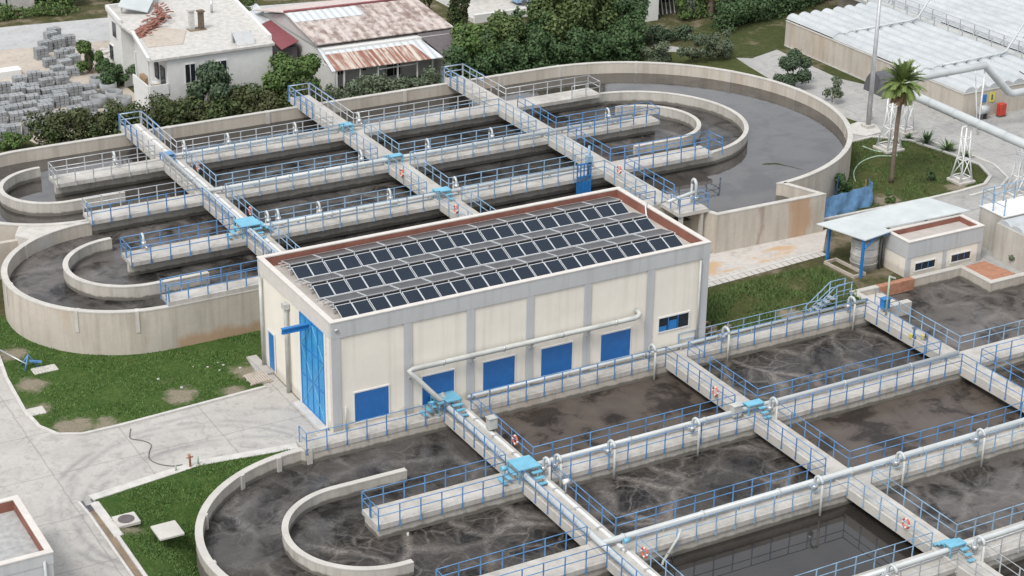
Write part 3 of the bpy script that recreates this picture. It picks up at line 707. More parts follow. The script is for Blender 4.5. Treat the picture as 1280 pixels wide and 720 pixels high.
for row, x in ((0, 22.1), (0, 27.9), (0, 38.4), (1, 8.5), (1, 9.25), (1, 12.9), (1, 18.85), (1, 24.6), (2, 21.05), (2, 27.0), (2, 33.1), (3, 18.7), (3, 24.7)):
    y = [-.3, -9.8, -18.95, -28.3][row]; ys = [-1.42, -11.2, -20.28, -29.58][row]; k[row] = k.get(row, -1) + 1
    goose(x, y, ys, .2, WZ, 'white gooseneck on the %s walkway of front tank, %s from the pipe bridge' % (nmr[row], ORD[k[row]]))
# drop pipe at the head of the first walkway
goose(-.6, -10.0, -11.2, -.9, WZ, 'short drop pipe near the round end of the second front walkway', h=.6)
k = {}
for row, x in ((0, 6.2), (0, 7.0), (0, 10.2), (0, 15.85), (0, 21.3), (1, 17.5), (1, 23.3), (1, 29.0), (1, 40.0), (2, .55), (2, 6.2), (2, 9.85), (2, 15.6), (2, 21.2)):
    y = YF[row]; k[row] = k.get(row, -1) + 1
    goose(x, y, y + 1.12, 3.4, FZ, 'white gooseneck on the %s rear walkway from the building, %s from round end' % (nmr[row], ORD[k[row]]), .085, 1.15)
goose(-3.0, 24.1, 25.3, 3.4, FZ, 'white gooseneck drop pipe beside the rounded end of the rear tank', .085, 1.15)
goose(35.8, 14.5, 14.9, 3.44, FZ, 'tall white gooseneck on the outlet platform', .12, 1.9)

# ------------------------------------------------------------------ stiles over the pipes
def stile(x0, x1, y0, y1, z, zp, label, m='stile_cyan', dirs=('y',)):
    t = thing('step_platform', ((x0 + x1) / 2, (y0 + y1) / 2, z), label, 'steps', 'blue step platforms over the pipes')
    b = MB(); b.box(x0, x1, y0, y1, zp - .07, zp); part('platform', b, m, t)
    l = MB()
    for x in (x0 + .06, x1 - .06):
        for y in (y0 + .06, y1 - .06): l.box(x - .04, x + .04, y - .04, y + .04, z, zp - .07)
    part('leg', l, m, t)
    for d in dirs:
        s = MB(); n = max(2, int((zp - z) / .25))
        for i in range(n):
            zz = zp - (i + 1) * (zp - z) / (n + 1)
            if d == 'y': s.box((x0 + x1) / 2 + .05, x1 - .04, y0 - .30 * (i + 1), y0 - .30 * i - .06, zz - .05, zz)
            elif d == 'x': s.box(x0 - .30 * (i + 1), x0 - .30 * i - .06, y0 + .1, y0 + .95, zz - .05, zz)
            elif d == 'Y': s.box(x0 + .05, x1 - .05, y1 + .30 * i + .06, y1 + .30 * (i + 1), zz - .05, zz)
            elif d == 'X': s.box(x1 + .30 * i + .06, x1 + .30 * (i + 1), y0 + .05, y1 - .05, zz - .05, zz)
        part('stair', s, m, t)
    return t
stile(6.5, 8.1, -1.25, .0, .2, 1.12, 'cyan step platform over the pipe where the first bridge meets the building walkway', dirs=('y', 'x'))
stile(6.75, 8.2, -10.75, -9.35, .2, 1.12, 'cyan step platform at the crossing of pipe bridge and second walkway', dirs=('y', 'x'))
stile(23.3, 24.5, -10.1, -9.5, .2, .95, 'small bright blue steps over the pipe on the middle front bridge', 'gate_blue' if 0 else 'stile_cyan', dirs=('y', 'Y'))
stile(23.3, 24.4, -28.6, -28.0, .2, .95, 'small bright blue steps over the pipe by the outermost zinc-railed walkway', dirs=('y', 'Y'))
stile(3.7, 5.2, 23.5, 25.1, 3.44, 4.35, 'large cyan step platform on the first rear bridge', dirs=('y', 'x', 'X'))
stile(4.0, 5.0, 40.5, 41.3, 3.44, 4.1, 'small blue steps on the first rear bridge near the hedge', 'rail_blue', dirs=('y',))
stile(19.2, 20.2, 40.5, 41.3, 3.44, 4.1, 'small blue steps on the middle rear bridge near the hedge', dirs=('y',))
stile(19.2, 20.4, 23.7, 24.5, 3.44, 4.15, 'small blue steps on the middle rear bridge near the solar roof', dirs=('y', 'Y'))
stile(19.3, 20.6, 32.2, 32.8, 3.44, 4.1, 'narrow cyan step frame where the middle rear bridge crosses the middle walkway', dirs=('Y',))

# ------------------------------------------------------------------ life rings
def lifering(x, y, z, ax, label):
    t = thing('life_ring', (x, y, z), label, 'life ring', 'orange and white life rings')
    b = MB(); b.torus((x, y, z), .27, .06, ax); part('ring', b, 'life_orange', t)
    u = Vector(ax).orthogonal().normalized(); v = Vector(ax).cross(u); q = MB()
    for i in range(4):
        a = PI / 4 + i * PI / 2; d = u * math.cos(a) + v * math.sin(a); d2 = -u * math.sin(a) + v * math.cos(a); c = Vector((x, y, z)) + d * .27
        q.tube([c - d2 * .06, c + d2 * .06], .068, 8)
    part('grab_band', q, 'white_frame', t)
lifering(22.98, -7.0, .66, (1, 0, 0), 'life ring on the side of the middle front bridge near the building')
lifering(22.98, -25.3, .8, (1, 0, 0), 'life ring on the middle front bridge between third and outermost walkways')
lifering(8.66, -6.9, .8, (1, 0, 0), 'orange life ring on the pipe bridge rail near the building louvres')
lifering(8.66, -21.0, .75, (1, 0, 0), 'orange life ring on the pipe bridge rail past the third walkway')
lifering(18.97, 29.2, 3.9, (1, 0, 0), 'life ring on the middle rear bridge past the middle walkway')
lifering(18.97, 20.3, 4.05, (1, 0, 0), 'life ring on the middle rear bridge just above the solar roof')
lifering(33.2, 20.8, 4.5, (1, 0, 0), 'life ring on the last rear bridge near the outlet platform')
lifering(5.78, 37.6, 3.8, (1, 0, 0), 'life ring on the first rear bridge between middle and hedge-side walkways')
lifering(5.78, 27.0, 3.95, (1, 0, 0), 'life ring on the first rear bridge beside the large cyan platform')

# ------------------------------------------------------------------ small equipment on the tanks
t = thing('penstock', (31.4, 22.95, 2.1), 'blue penstock frame hanging from the rear walkway beside the last bridge', 'penstock')
b = MB()
for x in (30.8, 31.1, 31.4, 31.7, 32.0): b.box(x - .035, x + .035, 22.88, 22.98, 2.15, 4.6)
b.box(30.75, 32.05, 22.9, 22.97, 4.5, 4.62); b.box(30.75, 32.05, 22.9, 22.97, 3.5, 3.6); part('frame', b, 'gate_blue', t)
b = MB(); b.box(30.82, 31.98, 22.91, 22.95, 2.0, 3.1); part('gate_leaf', b, 'gate_blue', t)
b = MB(); b.tube([(31.9, 23.1, 3.4), (31.9, 23.1, 5.9)], .10, 8); b.box(31.7, 32.15, 22.9, 23.3, 4.4, 5.1); part('actuator', b, 'rail_pale', t)
for x, y, z, m, lab in ((40.85, -1.7, .232, 'gate_blue', 'bright blue electrical cabinet on the third front bridge'), (22.5, -9.9, .2, 'pipe_grey', 'small grey box beside the blue steps of the middle front bridge'), (8.45, -4.4, .232, 'pipe_grey', 'grey junction box on the pipe bridge')):
    t = thing('control_box', (x, y, z), lab, 'control box', 'boxes on the bridges')
    b = MB(); b.bevbox(x - .3, x + .3, y - .22, y + .22, z + .25, z + .95, .03); part('cabinet', b, m, t)
    b = MB(); b.box(x - .2, x - .14, y - .1, y + .1, z, z + .25); b.box(x + .14, x + .2, y - .1, y + .1, z, z + .25); part('stand', b, 'zinc', t)
    b = MB(); b.box(x - .34, x + .34, y - .27, y + .25, z + .95, z + 1.0); part('rain_hood', b, m, t)
b = MB(); b.tube([(40.5, -2.3, .23), (40.5, -2.3, 3.2)], .07, 8); t = thing('lamp_post', (40.5, -2.3, .23), 'pale green pole standing on the third front bridge beside the blue cabinet', 'pole'); part('pole', b, 'hose_green', t)
b = MB(); b.bar((40.5, -2.3, 3.15), (40.5, -2.9, 3.25), .08); part('lamp_head', b, 'pipe_grey', t)
for x, y, lab in ((39.75, -6.1, 'dark valve with yellow label on the third front bridge'), (40.35, -6.6, 'second dark valve next to the yellow-labelled one')):
    t = thing('sluice_valve', (x, y, .232), lab, 'valve', 'valves on the third front bridge')
    b = MB(); b.tube([(x, y, .23), (x, y, 1.0)], .06, 8); b.tube([(x, y, .23), (x, y, .42)], .15, 10); part('stem', b, 'cyl_dark', t)
    b = MB(); b.torus((x, y, 1.0), .17, .03, (0, 0, 1), 14, 6); b.bar((x - .16, y, 1.0), (x + .16, y, 1.0), .03); part('handwheel', b, 'cyl_dark', t)
    b = MB(); b.box(x - .28, x - .16, y - .05, y + .2, .3, .6); part('tag_plate', b, 'yellow', t)
t = thing('mixer_davit', (10.3, -20.35, .2), 'weathered pipe davit leaning down into the basin near the pipe bridge', 'davit')
b = MB(); b.tube([(11.6, -20.1, .9), (11.35, -20.25, .5), (10.35, -20.4, -.6), (10.15, -20.4, -1.3)], .085, 8); part('pipe', b, 'pipe_grey', t)
b = MB(); b.tube([(10.35, -20.4, -.62), (10.75, -20.4, -.75)], .13, 8); b.tube([(10.6, -20.4, -.2), (10.95, -20.4, -.45), (10.95, -20.4, -1.0)], .04, 6); part('bracket', b, 'cyl_dark', t)
for x, y, z, lab in ((8.6, -12.9, .232, 'white conduit post on the pipe bridge below the cyan platform'), (8.2, -19.9, .232, 'blue capped valve on the pipe bridge at the third walkway'), (6.2, -9.9, .2, 'cyan pump motor beside the platform of the pipe bridge'), (6.3, -.75, .2, 'cyan valve motor beside the building walkway platform')):
    t = thing('valve_motor', (x, y, z), lab, 'valve', 'motor valves by the pipe bridge')
    b = MB(); b.tube([(x, y, z), (x, y, z + .75)], .07, 8); part('stem', b, 'zinc', t)
    b = MB(); b.tube([(x - .16, y, z + .8), (x + .2, y, z + .8)], .15, 10); part('motor', b, 'stile_cyan' if x < 8.3 else 'white_frame', t)

# ------------------------------------------------------------------ pump building
pb = thing('pump_building', (13.5, 5.6, 0), 'cream and grey flat-roofed pump building with blue louvres and rows of solar panels', 'building')
b = MB(); b.box(.06, 26.94, .06, 11.14, -.1, 6.72); part('wall', b, 'wall_cream', pb)
b = MB(); b.box(.3, 26.7, .3, 10.9, 6.725, 6.74); part('roof', b, 'roof_felt', pb)
b = MB()
for x0, x1 in ((0, .57), (4.77, 5.31), (9.06, 9.60), (13.28, 13.8), (17.47, 18.0), (22.19, 22.75), (26.43, 27)): b.box(x0, x1, -.02, .12, -.1, 6.38)
for x0, x1 in ((0, .57), (26.43, 27)): b.box(x0, x1, 11.0, 11.22, -.1, 6.38)
for y0, y1 in ((.121, .60), (10.4, 10.999)): b.box(26.9, 27.0, y0, y1, -.1, 6.38); 
part('pilaster', b, 'trim_grey', pb)
b = MB(); b.box(-.012, 27.012, -.032, .28, 6.38, 7.40); b.box(-.012, 27.012, 10.92, 11.232, 6.38, 7.40); b.box(26.72, 27.012, .28, 10.92, 6.38, 7.40); part('beam', b, 'trim_grey', pb)
b = MB(); b.box(-.012, .28, .28, 10.92, 6.38, 7.40); b.box(-.008, .08, -.015, .30, -.1, 6.38); part('beam', b, 'coping', pb)
b = MB(); b.box(.28, 26.72, 10.90, 10.923, 6.74, 7.39); b.box(26.70, 26.723, .28, 10.9, 6.74, 7.39); b.box(.277, .30, .28, 10.9, 6.74, 7.39); b.box(.30, 26.70, .277, .297, 6.74, 7.39); part('parapet_lining', b, 'parapet_red', pb)
b = MB(); b.wall([(.13, .12), (26.87, .12), (26.87, 11.08), (.13, 11.08)], .36, 7.40, 7.47, True); part('coping', b, 'coping', pb)
for x0, x1, z0, z1 in ((1.45, 3.72, .50, 2.46), (6.0, 8.2, .56, 2.5), (10.24, 12.5, .56, 2.5), (14.42, 16.7, .58, 2.5), (18.86, 21.1, .60, 2.5)):
    f = MB(); f.box(x0 - .07, x1 + .07, .005, .10, z0 - .07, z0); f.box(x0 - .07, x1 + .07, .005, .10, z1, z1 + .09); f.box(x0 - .07, x0, .005, .10, z0, z1); f.box(x1, x1 + .07, .005, .10, z0, z1)
    l = part('louver', f, 'white_frame', pb)
    s = MB(); z = z0
    while z < z1 - .02: s.add([(x0, .02, z), (x1, .02, z), (x1, .055, z + .115), (x0, .055, z + .115)], [(0, 1, 2, 3)]); z += .1145
    s.box(x0, x1, .056, .058, z0, z1); part('slats', s, 'louver_blue', l)
f = MB(); f.box(23.2, 25.72, .0, .10, 1.66, 1.74); f.box(23.2, 25.72, .0, .10, 2.70, 2.80); f.box(23.2, 23.28, .0, .1, 1.74, 2.70); f.box(25.62, 25.72, .0, .1, 1.74, 2.70)
wn = part('window', f, 'white_frame', pb); q = MB(); q.box(23.28, 25.62, .045, .058, 1.74, 2.7); part('pane', q, 'glass_dark', wn)
q = MB()
for x in (24.0, 24.75): q.box(x, x + .06, .02, .05, 1.74, 2.7)
q.box(23.30, 23.9, .030, .04, 1.76, 2.1); q.box(24.1, 24.7, .03, .04, 1.76, 2.4); part('bars', q, 'gate_blue', wn)
# door on the end wall
d = MB(); d.box(.005, .06, 1.06, 4.66, .12, 6.30); dr_ = part('door', d, 'door_blue', pb)
s = MB()
for y in (1.08, 1.95, 2.85, 3.75, 4.56): s.box(-.03, .012, y, y + .09, .14, 6.28)
for z in (.14, 2.2, 4.2, 6.2): s.box(-.022, .01, 1.09, 4.64, z, z + .08)
part('stiffener', s, 'gate_blue', dr_)
s = MB(); s.bar((.0, 1.2, .3), (.0, 2.8, 2.2), .05); s.bar((.0, 2.9, 2.2), (.0, 4.5, .3), .05); s.bar((.0, 1.2, 4.2), (.0, 2.8, 2.3), .05); s.bar((.0, 2.9, 2.3), (.0, 4.5, 4.2), .05); s.bar((.0, 1.2, 4.3), (.0, 2.8, 6.1), .05); s.bar((.0, 2.9, 6.1), (.0, 4.5, 4.3), .05); part('brace', s, 'stile_cyan', dr_)
s = MB(); s.box(-.02, .08, .80, 1.055, .0, 6.36); s.box(-.02, .08, 4.665, 4.85, .0, 6.36); part('door_frame', s, 'white_paint', pb)
s = MB(); s.box(-.55, .06, .8, 4.9, -.05, .13); part('threshold', s, 'kerb', pb)
s = MB(); s.box(-1.75, .05, 3.16, 3.40, 6.02, 6.10); s.box(-1.75, .05, 3.25, 3.31, 5.80, 6.02); s.box(-1.75, .05, 3.16, 3.40, 5.74, 5.80); part('hoist_beam', s, 'gate_blue', pb)
s = MB(); s.box(.0, .06, 8.98, 9.86, .30, 2.85); sd_ = part('door', s, 'gate_blue', pb); s = MB(); s.box(-.02, .03, 8.86, 8.98, .25, 2.97); s.box(-.02, .03, 9.86, 9.98, .25, 2.97); s.box(-.02, .03, 8.98, 9.86, 2.85, 2.97); part('frame', s, 'white_paint', sd_)
s = MB(); s.tube([(-.16, 6.45, .05), (-.16, 6.45, 5.75), (-.02, 6.55, 6.05)], .13, 10); s.box(-.34, .02, 6.25, 6.75, 5.8, 6.15); part('downpipe', s, 'pipe_grey', pb)
s = MB(); s.tube([(-.13, 10.6, .05), (-.13, 10.6, 6.3)], .11, 8); part('downpipe', s, 'pipe_grey', pb)
s = MB(); s.tube([(26.25, -.12, .2), (26.25, -.12, 6.3)], .07, 8); s.tube([(.80, -.1, .2), (.80, -.1, 1.8)], .06, 8); part('downpipe', s, 'pipe_grey', pb)
s = MB(); s.tube([(.33, -.035, 6.95), (.33, -.16, 6.9)], .12, 10); part('wall_lamp', s, 'pipe_grey', pb)
# air header on the wall
t = thing('air_header', (13, -.5, 3.4), 'long beige air header pipe on brackets along the pump building wall', 'pipe')
b = MB(); b.tube([(21.45, .02, 3.72), (21.45, -.3, 3.72), (21.42, -.46, 3.66), (21.3, -.5, 3.54), (21.05, -.5, 3.47), (5.1, -.5, 3.47), (4.85, -.52, 3.42), (5.0, -.62, 3.2), (6.9, -1.0, 1.0), (7.2, -1.05, .85)], .165, 12); part('pipe', b, 'pipe_grey', t)
b = MB()
for x in (5.05, 9.3, 13.5, 17.7): b.box(x - .06, x + .06, -.72, -.01, 3.17, 3.25); b.bar((x, -.05, 2.7), (x, -.68, 3.2), .06)
part('bracket', b, 'pipe_grey', t)
b = MB()
for x in (7.2, 11.4, 15.6, 19.6): b.tube([(x - .05, -.5, 3.47), (x + .05, -.5, 3.47)], .205, 12)
part('flange', b, 'zinc', t)

# ------------------------------------------------------------------ solar panels
def solar(side):
    """side -1: short panel sloping down to the parapet; +1: wide flatter panel sloping away from it; origin at the ridge edge centre"""
    t = thing('solar_panel', (0, 0, 0), '', 'solar panel', 'solar panels on the pump building roof')
    y1, dz, w_ = (-1.10, -.40, .535) if side < 0 else (1.45, -.30, 1.08); fr = MB(); c = MB()
    P = lambda x, k, up: (x, y1 * k, dz * k + up)
    def strip(x0, x1, k0, k1): fr.slab(*([P(x0, k0, .05), P(x1, k0, .05), P(x1, k1, .05), P(x0, k1, .05)] if side > 0 else [P(x0, k1, .05), P(x1, k1, .05), P(x1, k0, .05), P(x0, k0, .05)]), .045)
    f = .035; g_ = f / abs(y1)
    strip(-w_, -w_ + f, 0, 1); strip(w_ - f, w_, 0, 1); strip(-w_ + f, w_ - f, 0, g_); strip(-w_ + f, w_ - f, 1 - g_, 1)
    a = [P(-w_ + f, g_, .042), P(w_ - f, g_, .042), P(w_ - f, 1 - g_, .042), P(-w_ + f, 1 - g_, .042)]
    c.slab(*(a if side > 0 else [a[3], a[2], a[1], a[0]]), .03)
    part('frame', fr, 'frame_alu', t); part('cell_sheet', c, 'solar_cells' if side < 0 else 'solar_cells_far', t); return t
first = {-1: None, 1: None}
rowname = {2.32: 'front', 5.66: 'middle', 8.92: 'rear'}
for yr, nm in rowname.items():
    for side in (-1, 1):
        for i in range(22 if side < 0 else 11):
            x = 1.3 + .555 + i * 1.09 + (i // 2) * .052 if side < 0 else 1.3 + 1.10 + i * 2.232
            if first[side] is None: o = first[side] = solar(side)
            else:
                o = first[side].copy(); COL.objects.link(o)
                for ch in first[side].children: c = ch.copy(); COL.objects.link(c); c.parent = o
            ln = 1
            o.location = (x, yr + (0 if side < 0 else .20), (7.30 if side < 0 else 7.43) + random.uniform(-.006, .006)); o.rotation_euler = (random.uniform(-.008, .008), random.uniform(-.006, .006), 0)
            if ln != 1: o.scale = (1, ln, 1)
            o['label'] = '%s solar panel of the %s double row, %s from the door end' % ('dark parapet-facing' if side < 0 else 'wide grey tank-facing', nm, ORD[i])
    t = thing('panel_rack', (13.4, yr, 6.74), 'aluminium rack under the %s double row of solar panels' % nm, 'rack', 'solar panel racks')
    yn = yr + 1.65
    b = MB()
    for yy, zz in ((yr - 1.05, 6.90), (yr - .06, 7.24), (yr + .26, 7.34), (yn - .1, 7.08)): b.box(1.1, 26.0, yy - .03, yy + .03, zz - .06, zz)
    part('rail', b, 'frame_alu', t)
    b = MB(); b.box(1.25, 25.8, yr + .13, yr + .16, 7.02, 7.42); part('gap_shade_strip', b, 'dark_gap', t)  # black strip added as painted shade in the gap between the panel ridges
    b = MB()
    for i in range(12):
        x = 1.3 + i * 2.232 - .02
        for yy, zz in ((yr - 1.05, 6.84), (yr + .08, 7.3), (yn - .1, 7.02)): b.box(x - .03, x + .03, yy - .03, yy + .03, 6.74, zz)
        for xx in (x, x + 1.1): b.box(xx - .03, xx + .03, yr + .06, yr + .18, 7.2, 7.42)
    part('leg', b, 'frame_alu', t)
b = MB(); b.tube([(25.9, 5.9, 7.1), (26.5, 7.0, 7.55), (27.0, 7.6, 7.56)], .05, 6); solid('cable_conduit', b, 'white_frame', (26, 6, 6.74), 'white cable conduit running from the solar panels over the parapet', 'conduit')

# ------------------------------------------------------------------ pump house, canopy, tarp fence
ph = thing('pump_house', (49.5, 3.8, 0), 'small cream pump house with red-lined parapet roof beside the canopy', 'building')
b = MB(); b.box(46.25, 53.25, 2.50, 5.0, -.1, 2.3); part('wall', b, 'wall_cream', ph)
b = MB(); b.box(46.20, 53.30, 2.44, 2.72, 1.55, 2.76); b.box(46.20, 46.48, 2.72, 4.80, 1.55, 2.76); b.box(53.02, 53.30, 2.72, 4.80, 1.55, 2.76); b.box(46.20, 53.30, 4.80, 5.06, 1.55, 2.76)
b.box(46.20, 46.6, 2.46, 2.6, -.1, 1.55); b.box(49.6, 49.95, 2.46, 2.6, -.1, 1.55); b.box(52.9, 53.3, 2.46, 2.6, -.1, 1.55); part('beam', b, 'trim_grey', ph)
b = MB(); b.wall([(46.33, 2.57), (53.17, 2.57), (53.17, 4.93), (46.33, 4.93)], .33, 2.76, 2.83, True); part('coping', b, 'coping', ph)
b = MB(); b.box(46.49, 53.01, 4.78, 4.803, 2.35, 2.76); b.box(53.0, 53.023, 2.73, 4.78, 2.35, 2.76); b.box(46.477, 46.5, 2.73, 4.78, 2.35, 2.76); part('parapet_lining', b, 'parapet_red', ph)
b = MB(); b.box(46.48, 53.02, 2.72, 4.8, 2.31, 2.36); part('roof', b, 'roof_felt', ph)
for x0, x1 in ((47.05, 48.9), (50.45, 52.25)):
    f = MB(); f.box(x0 - .08, x1 + .08, 2.44, 2.52, .34, .42); f.box(x0 - .08, x1 + .08, 2.44, 2.52, .98, 1.06); f.box(x0 - .08, x0, 2.44, 2.52, .42, .98); f.box(x1, x1 + .08, 2.44, 2.52, .42, .98)
    wn = part('window', f, 'white_frame', ph); q = MB(); q.box(x0, x1, 2.475, 2.49, .42, .98); part('pane', q, 'glass_dark', wn)
    q = MB(); q.box(x0 + .6, x0 + .65, 2.46, 2.475, .42, .98); q.box(x0 + 1.2, x0 + 1.25, 2.46, 2.475, .42, .98); part('mullion', q, 'gate_blue', wn)
cn = thing('canopy', (46, 6, 0), 'flat pale sheet canopy on blue posts beside the small pump house', 'canopy')
b = MB(); b.prism([(42.2, 8.0), (43.35, 3.85), (46.15, 4.35), (46.15, 5.12), (54.0, 4.85), (53.0, 8.45)], 2.95, 3.02); part('roof_sheet', b, 'canopy_sheet', cn)
for x, y in ((43.25, 7.75), (43.45, 4.1), (52.8, 8.1)): b = MB(); b.box(x - .09, x + .09, y - .09, y + .09, 0, 2.83); part('post', b, 'gate_blue', cn)
b = MB(); b.bar((43.45, 4.1, 2.88), (46.1, 4.45, 2.88), .12); b.bar((43.25, 7.75, 2.88), (43.45, 4.1, 2.88), .12); b.bar((43.25, 7.75, 2.88), (52.8, 8.1, 2.88), .12); b.bar((43.5, 3.95, 2.3), (44.6, 4.15, 2.9), .08); part('beam', b, 'gate_blue', cn)
t = thing('storage_drum', (44.9, 5.6, 0), 'stained white upright drum standing under the canopy', 'drum'); b = MB(); b.tube([(44.9, 5.6, 0), (44.9, 5.6, 2.3)], 1.0, 24); part('shell', b, 'rubble_white', t)
b = MB()
for z in (.5, 1.1, 1.7): b.tube([(44.9, 5.6, z), (44.9, 5.6, z + .06)], 1.03, 24)
part('hoop', b, 'pipe_grey', t); b = MB(); b.tube([(45.6, 4.7, 0), (45.6, 4.7, 2.6)], .08, 8); b.tube([(45.9, 4.72, 0), (45.9, 4.72, 2.2)], .06, 8); part('pipe', b, 'cyl_dark', t)
b = MB(); b.wall([(42.7, 7.3), (42.9, 4.2), (44.0, 4.3), (43.8, 7.4)], .12, 0, .22, True); solid('pit_kerb', b, 'dirt_pale', (43.3, 6, 0), 'low pale brown kerb round the pit under the canopy edge', 'kerb')
b = MB(); b.prism([(51.3, -1.0), (51.45, 2.0), (53.4, 2.1), (53.8, -.7)], .02, .10); solid('paving_patch', b, 'paving_orange', (52.5, .8, 0), 'orange-red paved strip beside the basin jog by the pump house', 'paving')
tf = thing('tarp_fence', (50, 14.6, 0), 'sagging bright blue tarpaulin fence round rubble by the semicircular tank wall', 'fence')
b = MB(); pts = [(47.5, 14.2), (50.4, 14.5), (53.2, 14.9), (53.9, 16.4)]; vs = []
for p, q in zip(pts, pts[1:]):
    for i in range(10):
        a = i / 10; x, y = p[0] + (q[0] - p[0]) * a, p[1] + (q[1] - p[1]) * a
        vs.append((x, y + .05 * math.sin(i * 1.1 + x), 1.85 + .03 * math.sin(i * 1.3 + x * .7)))
nv = len(vs); rows_ = []
for k_ in range(5):
    f_ = k_ / 4; rows_ += [(x + .05 * math.sin(k_ * 2 + x * 5), y + .08 * math.sin(k_ + x * 3.1), z * (1 - f_) + .02 * f_) for x, y, z in vs]
b.add(rows_, [(k_ * nv + i, k_ * nv + i + 1, (k_ + 1) * nv + i + 1, (k_ + 1) * nv + i) for k_ in range(4) for i in range(nv - 1)], True)
part('tarp', b, 'tarp_blue', tf); b = MB()
for p in pts + [(49, 14.35), (51.9, 14.7)]: b.box(p[0] - .04, p[0] + .04, p[1] + .2, p[1] + .28, 0, 1.5)
part('post', b, 'timber', tf)
b = MB(); vs = [(51.9, 17.2, 0), (53.0, 19.0, 0), (51.9, 17.25, 2.0), (53.0, 19.0, 2.3)]; b.slab((51.4, 17.0, .2), (52.3, 18.6, .2), (52.3, 18.6, 2.1), (51.4, 17.0, 2.0), .05); part('tarp', b, 'tarp_blue', tf)
b = MB()
for i in range(14):
    x, y = 47.8 + random.random() * 3.2, 15.2 + random.random() * 2.0; s_ = .2 + .25 * random.random(); b.bevbox(x - s_, x + s_, y - s_ * .7, y + s_ * .7, 0, s_ * 1.3, .08)
o = solid('rubble', b, 'rubble_white', (49, 16, 0), 'white rubble heap behind the blue tarpaulin fence', 'rubble'); o['kind'] = 'stuff'

# ------------------------------------------------------------------ covered tanks on the right
def vault(x0, x1, y0, y1, z, period, h, along='y', n=7):
    b = MB(); L_ = (x1 - x0) if along == 'y' else (y1 - y0); k_ = max(1, round(L_ / period)); pr = L_ / k_; vs = []
    prof = []
    for i in range(k_):
        for j in range(n): a = j / n; prof.append((i * pr + a * pr, z + h * math.sin(PI * a) ** .62))
    prof.append((L_, z))
    for u, zz in prof:
        if along == 'y': vs += [(x0 + u, y0, zz), (x0 + u, y1, zz), (x0 + u, y1, z - .08), (x0 + u, y0, z - .08)]
        else: vs += [(x0, y0 + u, zz), (x1, y0 + u, zz), (x1, y0 + u, z - .08), (x0, y0 + u, z - .08)]
    m_ = len(prof); fs = []
    for i in range(m_ - 1):
        a, c = 4 * i, 4 * (i + 1); q = [(a, c, c + 1, a + 1), (a + 1, c + 1, c + 2, a + 2), (a + 3, c + 3, c, a)]
        fs += q
    return b.add(vs, fs)
ct = thing('covered_tank', (79, 40, 0), 'long concrete tank under white corrugated covers near the palm tree', 'tank', 'tanks under white covers')
b = MB(); b.wall([(73.75, 27.75), (84.9, 27.75), (84.9, 53.6), (73.75, 53.6)], .3, -.1, 2.45, True); part('wall', b, 'wall_concrete', ct)
b = MB(); b.wall([(73.73, 27.73), (84.9, 27.73), (84.9, 53.62), (73.73, 53.62)], .36, 2.45, 2.52, True); part('coping', b, 'cap_concrete', ct)
ys = [27.6, 33.7, 39.9, 46.3, 53.7]
for i in range(4): part('cover', vault(73.7, 85.0, ys[i] + .04, ys[i + 1] + .22 - .04, 2.56 + (.10 if i % 2 else 0), 1.36, .46), 'cover_white', ct)
b = MB()
for y in ys[1:4]: b.box(73.9, 84.8, y + .10, y + .26, 2.40, 2.86)
part('seam', b, 'zinc', ct)
b = MB(); b.box(85.05, 86.75, 20, 62, 2.3, 2.62); part('gangway', b, 'pipe_grey', ct)
b = MB()
for i in range(16): b.box(75.6 + i * .35, 75.6 + i * .35 + .14, 27.57, 27.6, .2 + .15 * math.sin(i), 1.2)
ct2 = thing('covered_tank', (95, 40, 0), 'second white-covered tank beyond the gangway from the palm', 'tank', 'tanks under white covers')
b = MB(); b.wall([(86.95, 20), (106, 20), (106, 62), (86.95, 62)], .3, -.1, 2.5, True); part('wall', b, 'wall_concrete', ct2)
for y0, y1 in ((20, 28.9), (29, 37.4), (37.5, 45.9), (46, 54), (54.1, 62)): part('cover', vault(86.8, 106, y0, y1, 2.6 + (.1 if int(y0) % 2 else 0), 1.36, .46), 'cover_white', ct2)
for x in (85.15, 86.65):
    railing([(x, 20.5), (x, 61.5)], 2.62, 'grey railing of the gangway between the covered tanks, %s side' % ('palm' if x < 86 else 'opposite'), 'zinc', drop=.05, r=.035, sp=2.0)
for y, lab in ((46.5, 'thin white vent pipe across the covers nearest the hedge'), (33.9, 'thin white vent pipe across the covers nearest the big elbow pipe')):
    t = thing('vent_pipe', (79, y, 2.9), lab, 'pipe', 'vent pipes over the covered tank'); b = MB(); b.tube([(76.5, y, 3.05), (83.4, y, 3.15), (84.2, y, 3.3), (85.9, y, 5.6), (87.5, y, 7.0)], .10, 8); part('pipe', b, 'pipe_white', t)
    b = MB()
    for x in (77, 79.5, 82, 83.6): b.box(x - .04, x + .04, y - .04, y + .04, 2.7, 3.1)
    part('support', b, 'zinc', t)
def gutters(par, x0, x1, y0, y1, z):
    k_ = max(1, round((x1 - x0) / 1.36)); pr = (x1 - x0) / k_; b = MB()
    for i in range(1, k_): b.box(x0 + i * pr - .11, x0 + i * pr + .11, y0 + .05, y1 - .05, z - .02, z + .20)
    for b_ in islands(b): link('gutter', mesh('gutter', b_, 'pipe_grey', origin(par)), par)
for i in range(4): gutters(ct, 73.7, 85.0, ys[i] + .04, ys[i + 1] + .18, 2.56 + (.10 if i % 2 else 0))
for y0, y1 in ((20, 28.9), (29, 37.4), (37.5, 45.9), (46, 54), (54.1, 62)): gutters(ct2, 86.8, 106, y0, y1, 2.6 + (.1 if int(y0) % 2 else 0))
